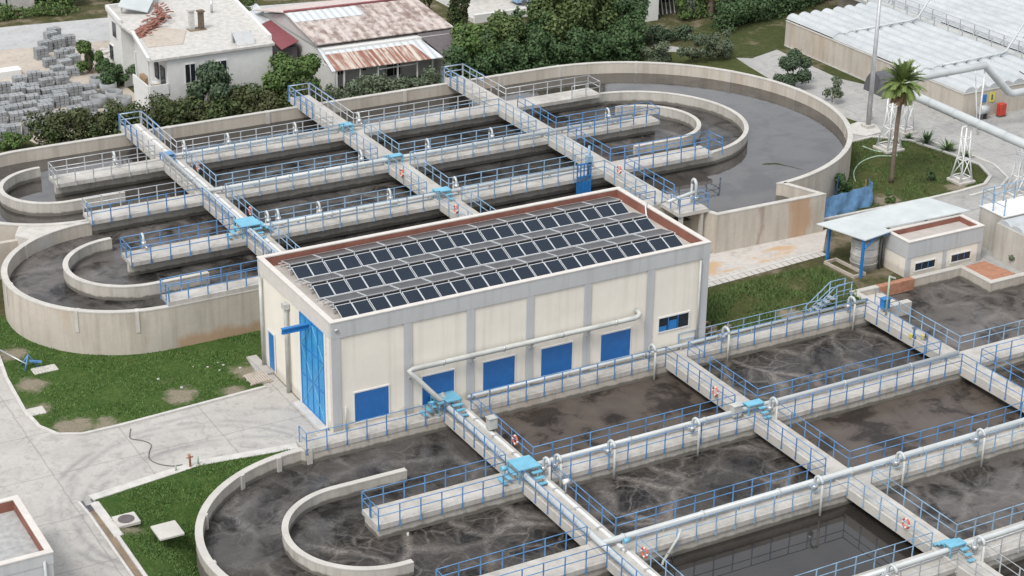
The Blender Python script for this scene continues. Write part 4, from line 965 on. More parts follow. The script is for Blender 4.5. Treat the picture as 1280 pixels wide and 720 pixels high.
def duct(name, pts, r, label):
    t = thing(name, pts[0], label, 'duct', 'big white odour ducts'); b = MB(); b.tube(pts, r, 14); part('pipe', b, 'pipe_white', t); f = MB()
    for p, q in zip(pts, pts[1:]):
        L_ = math.dist(p, q)
        if L_ > 3:
            for i in range(1, int(L_ / 3)): c = Vector(p).lerp(Vector(q), i * 3 / L_); d = (Vector(q) - Vector(p)).normalized(); f.tube([c - d * .05, c + d * .05], r * 1.1, 14)
    if f.v: part('flange', f, 'pipe_white', t)
duct('air_duct', [(63.3, 24.2, 5.45), (63.3, 23.4, 5.4), (63.3, 5, 5.2), (63.3, -12, 5.2)], .38, 'thick white duct on lattice towers crossing above the lawn edge')
duct('air_duct', [(63.6, 24.0, 5.55), (64.3, 24.0, 6.15), (64.9, 24, 6.3), (72.2, 24, 6.36), (75.4, 24, 3.45), (75.9, 24, 3.28), (95, 24, 3.28)], .33, 'white duct with a sharp elbow dropping beside the covered tank')
b = MB(); b.tube([(76.4, 24.05, 5.2), (77.6, 24.05, 4.5), (79.5, 24.05, 4.1), (95, 24.05, 4.0)], .05, 6); solid('cable', b, 'cyl_dark', (77, 24, 4), 'dark cable hanging from the elbow duct', 'cable')
t = thing('duct_trestle', (72.3, 24, 0), 'thin white trestle holding up the duct elbow', 'trestle'); b = MB(); b.tube([(72.3, 24, 0), (72.3, 24, 6.1)], .07, 6); b.tube([(72.3, 24, 4.2), (73.0, 24, 6.0)], .05, 6); b.tube([(72.3, 24, 0), (71.9, 24.8, 6)], .05, 6); part('frame', b, 'truss_white', t)
t = thing('duct_trestle', (91, 24, 0), 'white trestle under the low straight duct', 'trestle'); b = MB(); b.tube([(80, 24, 0), (80, 24, 3.1)], .07, 6); b.tube([(88, 24, 0), (88, 24, 3.1)], .07, 6); part('frame', b, 'truss_white', t)
def tower(x, y, h, label, w_=.62):
    t = thing('lattice_tower', (x, y, 0), label, 'lattice tower', 'white lattice towers under the duct')
    L_ = MB(); B_ = MB(); cs = [(-1, -1), (1, -1), (1, 1), (-1, 1)]; hs_ = [.35, h * .5, h]
    for sx, sy in cs: L_.tube([(x + sx * w_, y + sy * w_, .2), (x + sx * w_ * .45, y + sy * w_ * .45, h * .55), (x + sx * w_ * .4, y + sy * w_ * .4, h)], .065, 6)
    def pt(c, z): k_ = 1 - .55 * min(1, z / (h * .55)); return (x + c[0] * w_ * k_, y + c[1] * w_ * k_, z)
    for i in range(4):
        a, c = cs[i], cs[(i + 1) % 4]
        for z in (.5, h * .42, h * .8): B_.tube([pt(a, z), pt(c, z)], .045, 5)
        B_.tube([pt(a, .5), pt(c, h * .42)], .04, 5); B_.tube([pt(c, h * .42), pt(a, h * .8)], .035, 5)
    part('leg', L_, 'truss_white', t); part('brace', B_, 'truss_white', t)
    p = MB(); p.bevbox(x - w_ - .25, x + w_ + .25, y - w_ - .25, y + w_ + .25, -.05, .22, .1); part('footing', p, 'cap_concrete', t)
    s = MB(); s.box(x - .5, x + .5, y - .08, y + .08, h, h + .1); part('saddle', s, 'truss_white', t)
tower(63.2, 15.8, 4.75, 'white lattice tower at the curved tip of the lawn')
tower(62.9, 24.6, 4.9, 'white lattice tower behind the palm trunk', .75)
tower(67.1, 27.4, 5.9, 'white lattice tower beyond the palm near the plants', .5)
tower(64.6, 10.9, 4.75, 'white lattice tower near the railed concrete block')
lp = thing('lamp_mast', (64.95, 29.9, 0), 'tall grey steel lamp mast on a pale pad by the round tank wall', 'lamp mast')
b = MB(); b.tube([(64.95, 29.9, .1), (64.95, 29.9, 5), (64.95, 29.9, 16)], [.24, .2, .12], 12); part('pole', b, 'zinc', lp)
b = MB(); b.box(64.5, 65.4, 29.45, 30.35, .1, .35); part('base_plate', b, 'cap_concrete', lp)
b = MB(); b.tube([(64.95, 29.9, 16), (66.2, 29.9, 16.3)], .05, 6); b.box(66.1, 66.8, 29.75, 30.05, 16.2, 16.35); part('lamp_head', b, 'zinc', lp)
b = MB(); b.prism([(62.6, 30.9), (62.5, 29.2), (63.3, 28.1), (65.2, 28.3), (66.0, 30.2), (65, 31.4)], .02, .10); struct('pavement', b, 'kerb')
vh = thing('fan_hood', (72, 37, 0), 'dark grey half-round hood beside the palm crown', 'hood'); b = MB()
pr = [(math.cos(a * PI / 14) * 1.35, math.sin(a * PI / 14) * 2.2) for a in range(15)]; vs = [(71.2, 37 + u, v) for u, v in pr] + [(73.4, 37 + u, v) for u, v in pr]
b.add(vs, [tuple(range(14, -1, -1)), tuple(range(15, 30))] + [(i, i + 1, i + 16, i + 15) for i in range(14)], False); part('shell', b, 'cyl_dark', vh)
b = MB(); b.wall([(71.16, 37 + pr[0][0]), (71.16, 37 - pr[0][0])], .06, 0, .2); part('base_rim', b, 'pipe_grey', vh)
t = thing('bollard', (66.6, 31.6, 0), 'small white bollard by the lamp mast', 'bollard'); b = MB(); b.tube([(66.6, 31.6, 0), (66.6, 31.6, .75), (66.6, 31.6, .95), (66.6, 31.6, 1.05)], [.16, .16, .2, .08], 10); part('body', b, 'white_paint', t)
t = thing('fire_cabinet', (77.7, 27.0, 0), 'bright red fire cabinet against the end wall of the covered tank', 'cabinet'); b = MB(); b.bevbox(77.35, 78.05, 26.7, 27.25, .15, 1.2, .04); part('body', b, 'red_box', t); b = MB(); b.box(77.3, 77.4, 26.75, 27.2, 0, .15); b.box(78.0, 78.1, 26.75, 27.2, 0, .15); part('leg', b, 'cyl_dark', t)
b = MB(); b.box(77.7, 77.72, 26.68, 26.7, .25, 1.15); part('door_gap', b, 'cyl_dark', t)
t = thing('wall_sign', (76.95, 27.55, 1.3), 'yellow sign plate on the end wall of the covered tank', 'sign'); b = MB(); b.box(76.6, 77.3, 27.54, 27.58, 1.3, 2.2); part('plate', b, 'yellow', t); b = MB(); b.box(76.85, 77.05, 27.525, 27.538, 1.5, 2.0); part('symbol', b, 'cyl_dark', t)
t = thing('wall_sign', (76.1, 27.55, 1.5), 'blue notice plate beside the yellow sign', 'sign'); b = MB(); b.box(75.85, 76.3, 27.54, 27.58, 1.4, 2.1); part('plate', b, 'gate_blue', t)
t = thing('gas_bottle_rack', (75.3, 27.2, 0), 'white round tank beside the corner of the covered tank', 'tank'); b = MB(); b.tube([(75.2, 27.1, .9), (76.1, 27.1, .9)], .4, 12); part('body', b, 'pipe_white', t); b = MB(); b.box(75.3, 75.4, 26.9, 27.3, 0, .6); b.box(75.9, 76, 26.9, 27.3, 0, .6); part('leg', b, 'cyl_dark', t)
# low tank beside the pump house
lt = thing('covered_tank', (60, -3, 0), 'low concrete tank with white covers and a railed block next to the pump house', 'tank')
b = MB(); b.wall([(54.75, -12), (54.75, 2.35), (66, 2.35)], .36, -.5, 2.75); part('wall', b, 'inner_concrete', lt)
b = MB(); b.box(55.3, 66, 2.56, 5.15, -.1, 3.0); part('block', b, 'inner_concrete', lt); b = MB(); b.box(55.24, 66.05, 2.5, 5.2, 3.0, 3.08); part('coping', b, 'white_paint', lt)
part('cover', vault(54.7, 66, -12, 2.5, 2.8, 1.3, .32, 'x'), 'cover_white', lt)
railing([(66, 5.1), (55.4, 5.1), (55.4, 2.7)], 3.08, 'blue railing on the concrete block next to the pump house', 'rail_pale', drop=.05, sp=1.1, r=.03, h=1.3)
# ------------------------------------------------------------------ corner building at lower left
cb = thing('corner_building', (-24, -7, 0), 'flat-roofed grey building with red-lined parapet at the bottom corner', 'building')
b = MB(); b.box(-32, -20.15, -10.4, -4.1, -.1, 2.7); part('wall', b, 'trim_grey', cb)
b = MB(); b.box(-31.7, -20.45, -10.1, -4.4, 2.71, 2.74); part('roof', b, 'roof_gravel', cb)
b = MB(); b.wall([(-31.9, -10.28), (-20.26, -10.28), (-20.26, -4.22), (-31.9, -4.22)], .30, 2.7, 3.34, True); part('parapet', b, 'trim_grey', cb)
b = MB(); b.wall([(-31.9, -10.28), (-20.26, -10.28), (-20.26, -4.22), (-31.9, -4.22)], .36, 3.34, 3.41, True); part('coping', b, 'coping', cb)
b = MB(); b.box(-31.7, -20.42, -4.40, -4.374, 2.74, 3.33); b.box(-20.436, -20.41, -10.1, -4.4, 2.74, 3.33); b.box(-31.7, -20.42, -10.126, -10.1, 2.74, 3.33); part('parapet_lining', b, 'parapet_red', cb)
b = MB(); b.tube([(-20.6, -10.52, 0), (-20.6, -10.52, 3.0)], .08, 8); part('downpipe', b, 'pipe_white', cb)
# ------------------------------------------------------------------ things on the ground by the lawns
for x, y, sx, sy, lab in ((-12.75, 16.6, .95, .55, 'pale concrete slab on the lawn beside the fallen lamp stand'), (-15.0, 11.2, .75, .6, 'white concrete slab lying at the kerb of the lawn'), (-12.6, -5.85, .85, .95, 'square white concrete slab in the front lawn')):
    b = MB(); b.bevbox(x - sx / 1.2, x + sx / 1.2, y - sy / 1.2, y + sy / 1.2, .0, .10, .04); solid('concrete_slab', b, 'cap_concrete', (x, y, 0), lab, 'slab', 'concrete slabs in the lawns')
mh = thing('manhole', (-14.25, -3.8, 0), 'round dark manhole lid in a square concrete frame by the drain', 'manhole'); b = MB(); b.bevbox(-14.9, -13.6, -4.4, -3.2, 0, .16, .05); part('frame', b, 'cap_concrete', mh); b = MB(); b.tube([(-14.25, -3.8, .1), (-14.25, -3.8, .185)], .46, 20); part('lid', b, 'sheet_dark', mh)
t = thing('lamp_stand', (-14.1, 18.0, 0), 'toppled blue and grey lamp stand lying on the lawn', 'lamp stand'); b = MB(); b.tube([(-13.6, 17.4, .25), (-14.9, 19.6, .75)], .05, 6); b.tube([(-15.2, 19.1, .5), (-14.6, 20.0, 1.5)], .06, 6); part('pole', b, 'zinc', t)
b = MB(); b.tube([(-13.9, 17.0, .05), (-13.5, 17.5, .9), (-13.0, 17.2, .05)], .06, 6); b.tube([(-13.5, 17.5, .85), (-13.9, 17.9, .05)], .05, 6); b.bar((-13.5, 17.4, .5), (-12.8, 16.9, .5), .12); part('tripod', b, 'rail_blue', t)
hp = [(-10.5, 6.4), (-10.8, 5.7), (-10.9, 5.2), (-10.35, 4.6), (-10.1, 3.9), (-10.5, 3.1), (-10.75, 2.3), (-10.5, 1.5), (-9.9, .9), (-9.3, .75)]
def smooth(p, n=6):
    o = []
    for i in range(len(p) - 1):
        a, b_, c, d = (Vector((*p[max(0, min(len(p) - 1, j))], 0)) for j in (i - 1, i, i + 1, i + 2))
        for k_ in range(n): u = k_ / n; o.append(.5 * ((2 * b_) + (c - a) * u + (2 * a - 5 * b_ + 4 * c - d) * u * u + (3 * b_ - a - 3 * c + d) * u ** 3))
    return o + [Vector((*p[-1], 0))]
b = MB(); b.tube([v + Vector((0, 0, .04)) for v in smooth(hp)], .03, 6); solid('hose', b, 'hose_black', (-10.5, 3, 0), 'dark hose curling across the concrete yard', 'hose')
b = MB(); b.tube([v + Vector((0, 0, .09)) for v in smooth([(55.4, 19.7), (56.6, 21.4), (58.6, 23.0), (60.8, 23.6), (62.2, 22.9), (62.6, 23.5), (61.6, 24.6), (61.3, 26.2)])], .06, 6); solid('hose', b, 'hose_green', (58, 22, 0), 'pale green hose looping over the palm lawn', 'hose')
t = thing('hydrant', (-9.2, .35, 0), 'rusty standpipe hydrant on the kerb of the front lawn', 'hydrant'); b = MB(); b.tube([(-9.0, .25, 0), (-9.0, .25, .75), (-9.05, .25, .9)], [.07, .07, .1], 8); b.tube([(-9.2, .25, .7), (-8.8, .25, .7)], .05, 6); part('body', b, 'paving_orange', t); b = MB(); b.tube([(-8.5, .3, 0), (-8.5, .3, .6)], .06, 6); b.tube([(-9.9, .2, 0), (-9.9, .15, .5)], .05, 6); part('tap_post', b, 'hose_green', t)
b = MB()
for i in range(9): b.box(-1.9 + i * .16, -1.78 + i * .16, 8.2 + .02 * i, 9.7 + .02 * i, .12, .2)
for y in (8.3, 9.0, 9.6): b.box(-1.95, -.45, y, y + .12, .02, .12)
solid('timber_pallet', b, 'dirt_pale', (-1.2, 9, 0), 'flattened old timber pallet on the lawn by the building corner', 'pallet')
b = MB(); b.prism([(-1.0, 9.3), (.0, 9.3), (.0, 12.2), (-.7, 12.2)], .02, .14); struct('path', b, 'yard_paving')

# ------------------------------------------------------------------ houses behind the hedge
wh = thing('white_house', (15, 66, 0), 'white two-storey house with flat roof, chimney posts and a heap of orange tiles', 'house', 'houses behind the hedge')
foot = [(11.0, 58.6), (20.75, 58.6), (23.0, 75.5), (11.3, 75.5), (10.85, 70.4), (12.0, 70.4), (11.6, 66.5), (11.1, 62.5)]
b = MB(); b.prism(foot, 0, 5.85); part('wall', b, 'white_paint', wh)
b = MB(); b.prism([(9.2, 58.35), (20.9, 58.35), (23.2, 75.7), (11.2, 75.7), (10.65, 70.2), (10.75, 66.9)], 5.85, 6.05); rf = part('roof', b, 'rubble_white', wh)
b = MB(); b.wall([(9.3, 58.4), (10.75, 66.8)], .25, 6.05, 6.3); b.wall([(10.8, 70.3), (11.3, 75.6), (15, 75.6)], .25, 6.05, 6.4); b.wall([(20.95, 59.5), (23.1, 75.6), (15, 75.6)], .3, 6.05, 6.5); part('parapet', b, 'white_paint', rf)
for x, y, h in ((15.9, 65.6, 1.7), (16.7, 65.3, 1.6)): b = MB(); b.box(x - .22, x + .22, y - .22, y + .22, 6.05, 6.05 + h); b.box(x - .3, x + .3, y - .3, y + .3, 6.05 + h, 6.2 + h); part('chimney', b, 'bark' if x > 16 else 'rubble_white', rf)
b = MB(); b.box(15.5, 17.1, 64.9, 66.0, 6.05, 6.09); part('soot_patch', b, 'soil', rf)
b = MB()
for i in range(170):
    u = random.random(); x = 11.0 + u * 4.4 + random.gauss(0, .25); y = 65.6 + u * 5.6 + random.gauss(0, .45 + .5 * u); z = 6.05 + random.random() * (.25 + .9 * u * u)
    a = random.uniform(-.5, .5); b.bar((x - .17, y - .17 * a, z), (x + .17, y + .17 * a, z + random.uniform(-.1, .2)), .24, .06)
part('tile_heap', b, 'tile_orange', rf)
b = MB(); b.prism([(10.5, 62.0), (13.6, 61.6), (15.3, 65.4), (13.5, 67.6), (11.2, 66.4)], 6.055, 6.10); part('screed_patch', b, 'dirt_pale', rf)
b = MB(); b.slab((11.5, 73, 6.9), (14, 72, 6.3), (16.2, 75.6, 7.0), (13.6, 76.2, 7.6), .08); b.box(12.0, 12.12, 73.5, 73.62, 6.05, 6.9); part('solar_heater', b, 'canopy_sheet', rf)
b = MB(); b.slab((17.6, 58.9, 6.1), (19.3, 58.9, 6.1), (19.3, 60.0, 7.0), (17.6, 60.0, 7.0), .06); b.box(17.55, 17.65, 59.9, 60.05, 6.05, 7.0); b.box(19.25, 19.35, 59.9, 60.05, 6.05, 7.0); b.box(17.55, 19.35, 60.02, 60.1, 6.05, 6.98); part('skylight', b, 'trim_grey', rf)
b = MB(); b.tube([(15.2, 72.6, 6), (15.2, 72.6, 9.5)], .06, 5); b.tube([(19.5, 70, 6), (19.5, 70, 7.2)], .12, 8); part('aerial', b, 'zinc', rf)
def win(par, x0, x1, y, z0, z1, fm='white_frame'):
    f = MB(); f.box(x0 - .08, x1 + .08, y - .06, y + .05, z0 - .08, z0); f.box(x0 - .08, x1 + .08, y - .06, y + .05, z1, z1 + .08); f.box(x0 - .08, x0, y - .06, y + .05, z0, z1); f.box(x1, x1 + .08, y - .06, y + .05, z0, z1); f.box((x0 + x1) / 2 - .03, (x0 + x1) / 2 + .03, y - .04, y + .02, z0, z1)
    w_ = part('window', f, fm, par); q = MB(); q.box(x0, x1, y - .02, y - .004, z0, z1); part('pane', q, 'glass_dark', w_)
win(wh, 12.6, 13.5, 58.6, 3.5, 5.15); win(wh, 15.3, 16.4, 58.6, 3.9, 5.05)
for y0, z0 in ((72, 4.2), (73.8, 1.5)):
    f = MB(); xx = 10.85 + (y0 - 70.4) * .09; f.box(xx - .10, xx + .02, y0 - .08, y0 + 1.08, z0 - .08, z0 + 1.48); w_ = part('window', f, 'white_frame', wh); q = MB(); q.box(xx - .13, xx - .101, y0, y0 + 1, z0, z0 + 1.4); part('pane', q, 'glass_dark', w_)
b = MB(); b.box(9.2, 11.1, 58.6, 62.6, 2.6, 2.8); b.box(9.15, 9.28, 58.6, 62.6, 2.8, 3.7); b.box(9.28, 11.0, 58.52, 58.64, 2.8, 3.7); b.box(9.2, 11, 58.8, 62.6, 0, 2.6); part('balcony', b, 'white_paint', wh)
b = MB(); b.box(9.3, 9.45, 58.66, 58.8, 2.8, 5.85); b.box(9.3, 9.45, 62.0, 62.15, 2.8, 5.85); part('post', b, 'white_paint', wh)
b = MB(); b.box(9.6, 10.6, 58.9, 59.5, 2.8, 3.5); b.box(9.5, 9.9, 60.2, 61.8, 2.8, 3.9); part('balcony_clutter', b, 'timber', wh)
b = MB(); b.box(10.93, 10.99, 59.3, 60.4, 2.8, 4.9); b.box(10.93, 10.99, 61.0, 61.9, 3.4, 4.9); part('balcony_door', b, 'glass_dark', wh)
rh = thing('rusty_roof_house', (32, 66, 0), 'low house with mottled rusty sheet roof and veranda behind the hedge', 'house', 'houses behind the hedge')
b = MB(); b.prism([(27.0, 61.6), (40.2, 61.2), (39.4, 75), (26.6, 75.5)], 0, 3.7); part('wall', b, 'white_paint', rh)
b = MB(); b.add([(26.8, 61.9, 3.7), (26.5, 68.7, 5.35), (26.6, 75.5, 3.7)], [(2, 1, 0)]); b.add([(40.1, 61.5, 3.7), (39.3, 68, 5.35), (39.4, 75, 3.7)], [(0, 1, 2)]); part('gable', b, 'white_paint', rh)
b = MB(); b.slab((26.5, 62.2, 4.1), (40.5, 61.8, 4.1), (39.6, 67.95, 5.5), (26.2, 68.9, 5.5), .09); rf = part('roof', b, 'roof_mottled', rh)
b = MB(); b.slab((26.2, 68.92, 5.52), (39.6, 67.97, 5.52), (39.9, 75.6, 4.0), (25.9, 76.0, 4.0), .09); part('roof', b, 'roof_pink', rh)
b = MB(); b.slab((26.32, 66.7, 5.09), (33.4, 66.25, 5.09), (33.3, 68.1, 5.46), (26.2, 68.6, 5.50), .03); part('pale_sheet', b, 'roof_pale', rf)
b = MB(); b.tube([(26.2, 68.9, 5.56), (39.6, 67.96, 5.56)], .12, 6); part('ridge_cap', b, 'awning_red', rf)
b = MB(); b.slab((26.4, 58.5, 2.62), (37.4, 57.9, 2.62), (36.6, 62.1, 3.72), (26.7, 62.4, 3.72), .07); rf = part('veranda_roof', b, 'roof_pale', rh)
b = MB(); b.slab((26.75, 58.4, 2.66), (36.1, 57.85, 2.66), (35.5, 60.6, 3.39), (26.9, 61.1, 3.42), .05); part('rusty_sheet', b, 'roof_rust', rf)
b = MB(); b.slab((37.5, 58.0, 2.75), (40.6, 57.7, 2.75), (41.2, 61.9, 3.9), (36.7, 62.1, 3.9), .07); part('dark_roof', b, 'sheet_dark', rh)
b = MB(); b.box(37.6, 40.4, 58.5, 61, 0, 2.7); part('wall', b, 'rubble_white', rh)
b = MB()
for x in (26.6, 27.6, 29.2, 31.0, 33.0, 35.0, 36.6): b.box(x - .07, x + .07, 58.5, 58.64, 0, 2.6)
b.box(31.0, 35.0, 58.52, 58.6, 2.1, 2.2); part('veranda_post', b, 'white_frame', rh)
win(rh, 28.0, 29.0, 61.45, 1.2, 2.3); win(rh, 30.3, 31.1, 61.4, 1.3, 2.4); win(rh, 33.2, 34.6, 61.3, .4, 2.3)
b = MB(); b.box(26.72, 26.95, 58.55, 61.6, 0, 2.55); part('wall', b, 'white_paint', rh)
sh = thing('awning_shed', (26, 70, 0), 'narrow shed with dark red awning between the two houses', 'shed', 'houses behind the hedge')
b = MB(); b.slab((24.5, 65.6, 3.0), (26.4, 66.0, 3.5), (26.6, 73.2, 3.6), (25.2, 73.2, 3.2), .06); part('awning', b, 'awning_red', sh)
b = MB(); b.slab((25.2, 73.3, 3.2), (26.6, 73.3, 3.6), (27.5, 79.5, 3.9), (25.0, 79.5, 3.5), .06); part('roof', b, 'roof_pale', sh)
b = MB(); b.box(24.9, 26.3, 66.2, 79, 0, 2.9); part('wall', b, 'sheet_dark', sh)
th_ = thing('terrace_house', (56, 79, 0), 'white house with a low terrace wall behind the tall trees', 'house', 'houses behind the hedge')
b = MB(); b.box(49.5, 61, 74.3, 74.6, 0, .9); b.box(50, 62, 80, 88, 0, 6); part('wall', b, 'white_paint', th_); b = MB(); b.box(49.5, 62, 74.6, 80, 0, .45); part('terrace', b, 'rubble_white', th_)
win(th_, 52.5, 54, 80, .9, 2.4); win(th_, 56, 58.4, 80, .5, 2.6)
t = thing('parked_van', (57.6, 77.4, .45), 'blue-grey van parked on the terrace of the white house', 'van')
b = MB(); b.prism([(55.8, 76.6), (59.8, 76.6), (59.9, 76.8), (59.9, 78.2), (59.7, 78.4), (55.8, 78.4)], .8, 1.5); b.prism([(56.0, 76.7), (58.9, 76.7), (59.1, 78.3), (56.0, 78.3)], 1.5, 2.35); part('body', b, 'rail_pale', t)
b = MB(); b.box(56.3, 58.7, 76.66, 76.70, 1.6, 2.2); b.box(58.95, 59.15, 76.9, 78.1, 1.6, 2.2); part('window', b, 'glass_dark', t)
for x in (56.6, 59.1):
    for y in (76.65, 78.3): b = MB(); b.tube([(x, y - .1, .78), (x, y + .1, .78)], .33, 14); part('wheel', b, 'cyl_dark', t)
gh = thing('garage_house', (66, 72, 0), 'white house with a dark open carport beside the hedge palm', 'house', 'houses behind the hedge')
b = MB(); b.box(60.5, 67.2, 67, 80, 0, 5); b.box(67.2, 72.5, 72.5, 80, 0, 5); b.box(71.0, 72.0, 67, 67.6, 0, 3.2); part('wall', b, 'white_paint', gh)
b = MB(); b.box(60.2, 73, 66.8, 80.3, 5.0, 5.25); part('roof', b, 'rubble_white', gh); b = MB(); b.box(67.25, 72.5, 72.4, 72.48, 0, 3.1); part('carport_opening', b, 'glass_dark', gh)
b = MB(); b.box(67.2, 72.4, 67.0, 72.4, 3.2, 3.4); part('carport_roof', b, 'rubble_white', gh)
t = thing('lean_to_frame', (69.5, 69.5, 0), 'pale stack of poles leaning inside the open carport', 'poles'); b = MB()
for i in range(6): b.bar((67.8 + i * .5, 68.5, 0), (69.2 + i * .5, 71.5, 2.4), .10)
part('pole', b, 'truss_white', t)
t = thing('grey_warehouse', (6, 104, 0), 'long grey wall building at the top corner beyond the road', 'building', 'houses behind the hedge')
b = MB(); b.box(-30, 11.2, 100.2, 110, 0, 5); part('wall', b, 'rubble_white', t); b = MB(); b.box(8.2, 8.35, 100.15, 100.2, 0, 5); b.box(11.0, 12.6, 100.6, 101, 0, 4); part('gap', b, 'glass_dark', t); b = MB(); b.box(-30.2, 11.4, 100, 110.2, 5, 5.2); part('roof', b, 'sheet_dark', t)

# ------------------------------------------------------------------ precast yard
def dupe(src, loc, rz, name=None):
    o = src.copy(); COL.objects.link(o); o.location = loc; o.rotation_euler = (0, 0, rz)
    for ch in src.children: c = ch.copy(); COL.objects.link(c); c.parent = o
    return o
pr_ = []
for nl in (1, 2, 3):
    b = MB(); g2 = random.Random(nl)
    for l in range(nl + 1):
        for i in range(3):
            for k2 in range(2):
                if l == nl and g2.random() < .14: continue
                dx, dy = g2.uniform(-.025, .025), g2.uniform(-.025, .025); b.bevbox(-.60 + i * .41 + dx, -.22 + i * .41 + dx, -.46 + k2 * .47 + dy, -.02 + k2 * .47 + dy, l * .28, l * .28 + .25, .03)
    o = solid('concrete_block', b, 'block_concrete', (0, 0, 0), 'grey concrete blocks on a pallet in the yard behind the hedge', 'concrete block', 'grey block stacks in the precast yard'); pr_.append(o)
spots = []
for r0 in range(8):
    y0 = 61.5 + r0 * 1.95
    xl = 1.0 - (75 - y0) * .32; xr = min(7.5, 4.4 + (y0 - 60) * .36)
    n_ = int((xr - xl) / 1.36)
    for c0 in range(n_ + 1):
        if random.random() < .06: continue
        spots.append((xl + c0 * 1.36 + random.uniform(-.1, .1), y0 + .10 * c0 + random.uniform(-.12, .12), random.uniform(-.09, .09) - .06, random.choice((0, 1, 1, 2)), 'grey block pile, %s from the house in the %s yard row from the hedge' % (ORD[n_ - c0], ORD[r0])))
for x, y in ((6.6, 82.4), (8.3, 81.6), (9.1, 82.0), (6.5, 76.9), (7.7, 76.0), (7.7, 78.5), (9.0, 87.2), (9.7, 88.4), (10.2, 85.3), (9.0, 84.8), (7.6, 84.4), (8.9, 79.6), (6.6, 79.6), (9.6, 86.4)): spots.append((x, y, random.uniform(-.2, .2), random.choice((1, 2, 2)), None))
used = set()
for x, y, a, k_, lb in spots:
    o = pr_[k_] if k_ not in used else pr_[k_].copy()
    if k_ in used: COL.objects.link(o)
    used.add(k_); o.location = (x, y, 0); o.rotation_euler = (0, 0, a)
    o['label'] = lb or ('low grey concrete block pile in the yard by the road' if y > 76 else 'grey concrete block pile in the yard rows behind the hedge') if k_ < 2 else ('tall grey concrete block pile in the yard by the road' if y > 76 else 'tall grey concrete block pile in the yard rows behind the hedge')
if 0 not in used: bpy.data.objects.remove(pr_[0])
b = MB(); n = 24; vs = []
for rr2, z in ((.78, 0), (.78, .9), (.62, .9), (.62, 0)):
    vs += [(rr2 * math.cos(2 * PI * i / n), rr2 * math.sin(2 * PI * i / n), z) for i in range(n)]
b.add(vs, [(q * n + i, q * n + (i + 1) % n, ((q + 1) % 4) * n + (i + 1) % n, ((q + 1) % 4) * n + i) for q in range(4) for i in range(n)], True)
rg = None
for i, (x, y, z) in enumerate(((8.74, 71.7, 0), (9.05, 69.65, 0), (8.76, 67.1, 0), (8.9, 65.0, 0), (7.4, 63.4, 0), (7.0, 66.2, 0))):
    if rg is None: rg = o = solid('concrete_ring', b, 'block_concrete', (0, 0, 0), 'round concrete well ring stacked beside the white house', 'concrete ring', 'concrete well rings in the yard')
    else: o = rg.copy(); COL.objects.link(o)
    o.location = (x, y, z); o['label'] = 'round concrete well ring beside the white house, %s counted from the road' % (['first', 'second', 'third', 'fifth', 'sixth', 'fourth'][i])
b = MB(); b.bevbox(.5, 3.4, 77.6, 79.0, 0, .7, .1); solid('yard_counter', b, 'white_paint', (2, 78, 0), 'long white low box at the road side of the yard', 'box')
b = MB()
for i in range(60):
    x, y = random.uniform(10.8, 14.5), random.uniform(76.5, 83); s_ = random.uniform(.1, .4); b.bevbox(x - s_, x + s_, y - s_, y + s_, 0, s_ * 1.2, .05)
o = solid('rubble', b, 'rubble_white', (12, 80, 0), 'white rubble and scrap between the yard and the white house', 'rubble'); o['kind'] = 'stuff'

# ------------------------------------------------------------------ vegetation
def leafmesh(name, clumps, n, size, m, seed, up=.35):
    """n leaf quads spread through ellipsoid clumps (x, y, z, rx, ry, rz); denser towards the skin"""
    g_ = np.random.default_rng(seed); C_ = np.array(clumps, float); vol = (C_[:, 3] * C_[:, 4] * C_[:, 5]) ** .75; idx = g_.choice(len(C_), n, p=vol / vol.sum())
    d = g_.normal(size=(n, 3)); d /= np.linalg.norm(d, axis=1)[:, None]; rad = g_.uniform(.25, 1, n) ** .45 * (1 + .12 * g_.normal(size=n))
    c = C_[idx]; p = c[:, :3] + d * rad[:, None] * c[:, 3:]
    nr = d + g_.normal(size=(n, 3)) * .65 + np.array([0, 0, up]); nr /= np.linalg.norm(nr, axis=1)[:, None]
    u = np.cross(nr, g_.normal(size=(n, 3))); u /= np.linalg.norm(u, axis=1)[:, None]; v = np.cross(nr, u)
    s_ = size * g_.uniform(.55, 1.25, n)[:, None]
    q = np.stack([p - u * s_ * .5, p + v * s_ * .32 + nr * s_ * .06, p + u * s_ * .5, p - v * s_ * .32 + nr * s_ * .06], 1)
    q = q[q[:, :, 2].min(1) > .02]; n = len(q)
    me = bpy.data.meshes.new(name); me.vertices.add(n * 4); me.vertices.foreach_set('co', q.reshape(-1)); me.loops.add(n * 4); me.loops.foreach_set('vertex_index', np.arange(n * 4))
    me.polygons.add(n); me.polygons.foreach_set('loop_start', np.arange(n) * 4); me.polygons.foreach_set('loop_total', np.full(n, 4)); me.materials.append(M[m]); me.update(); me.validate(); return me
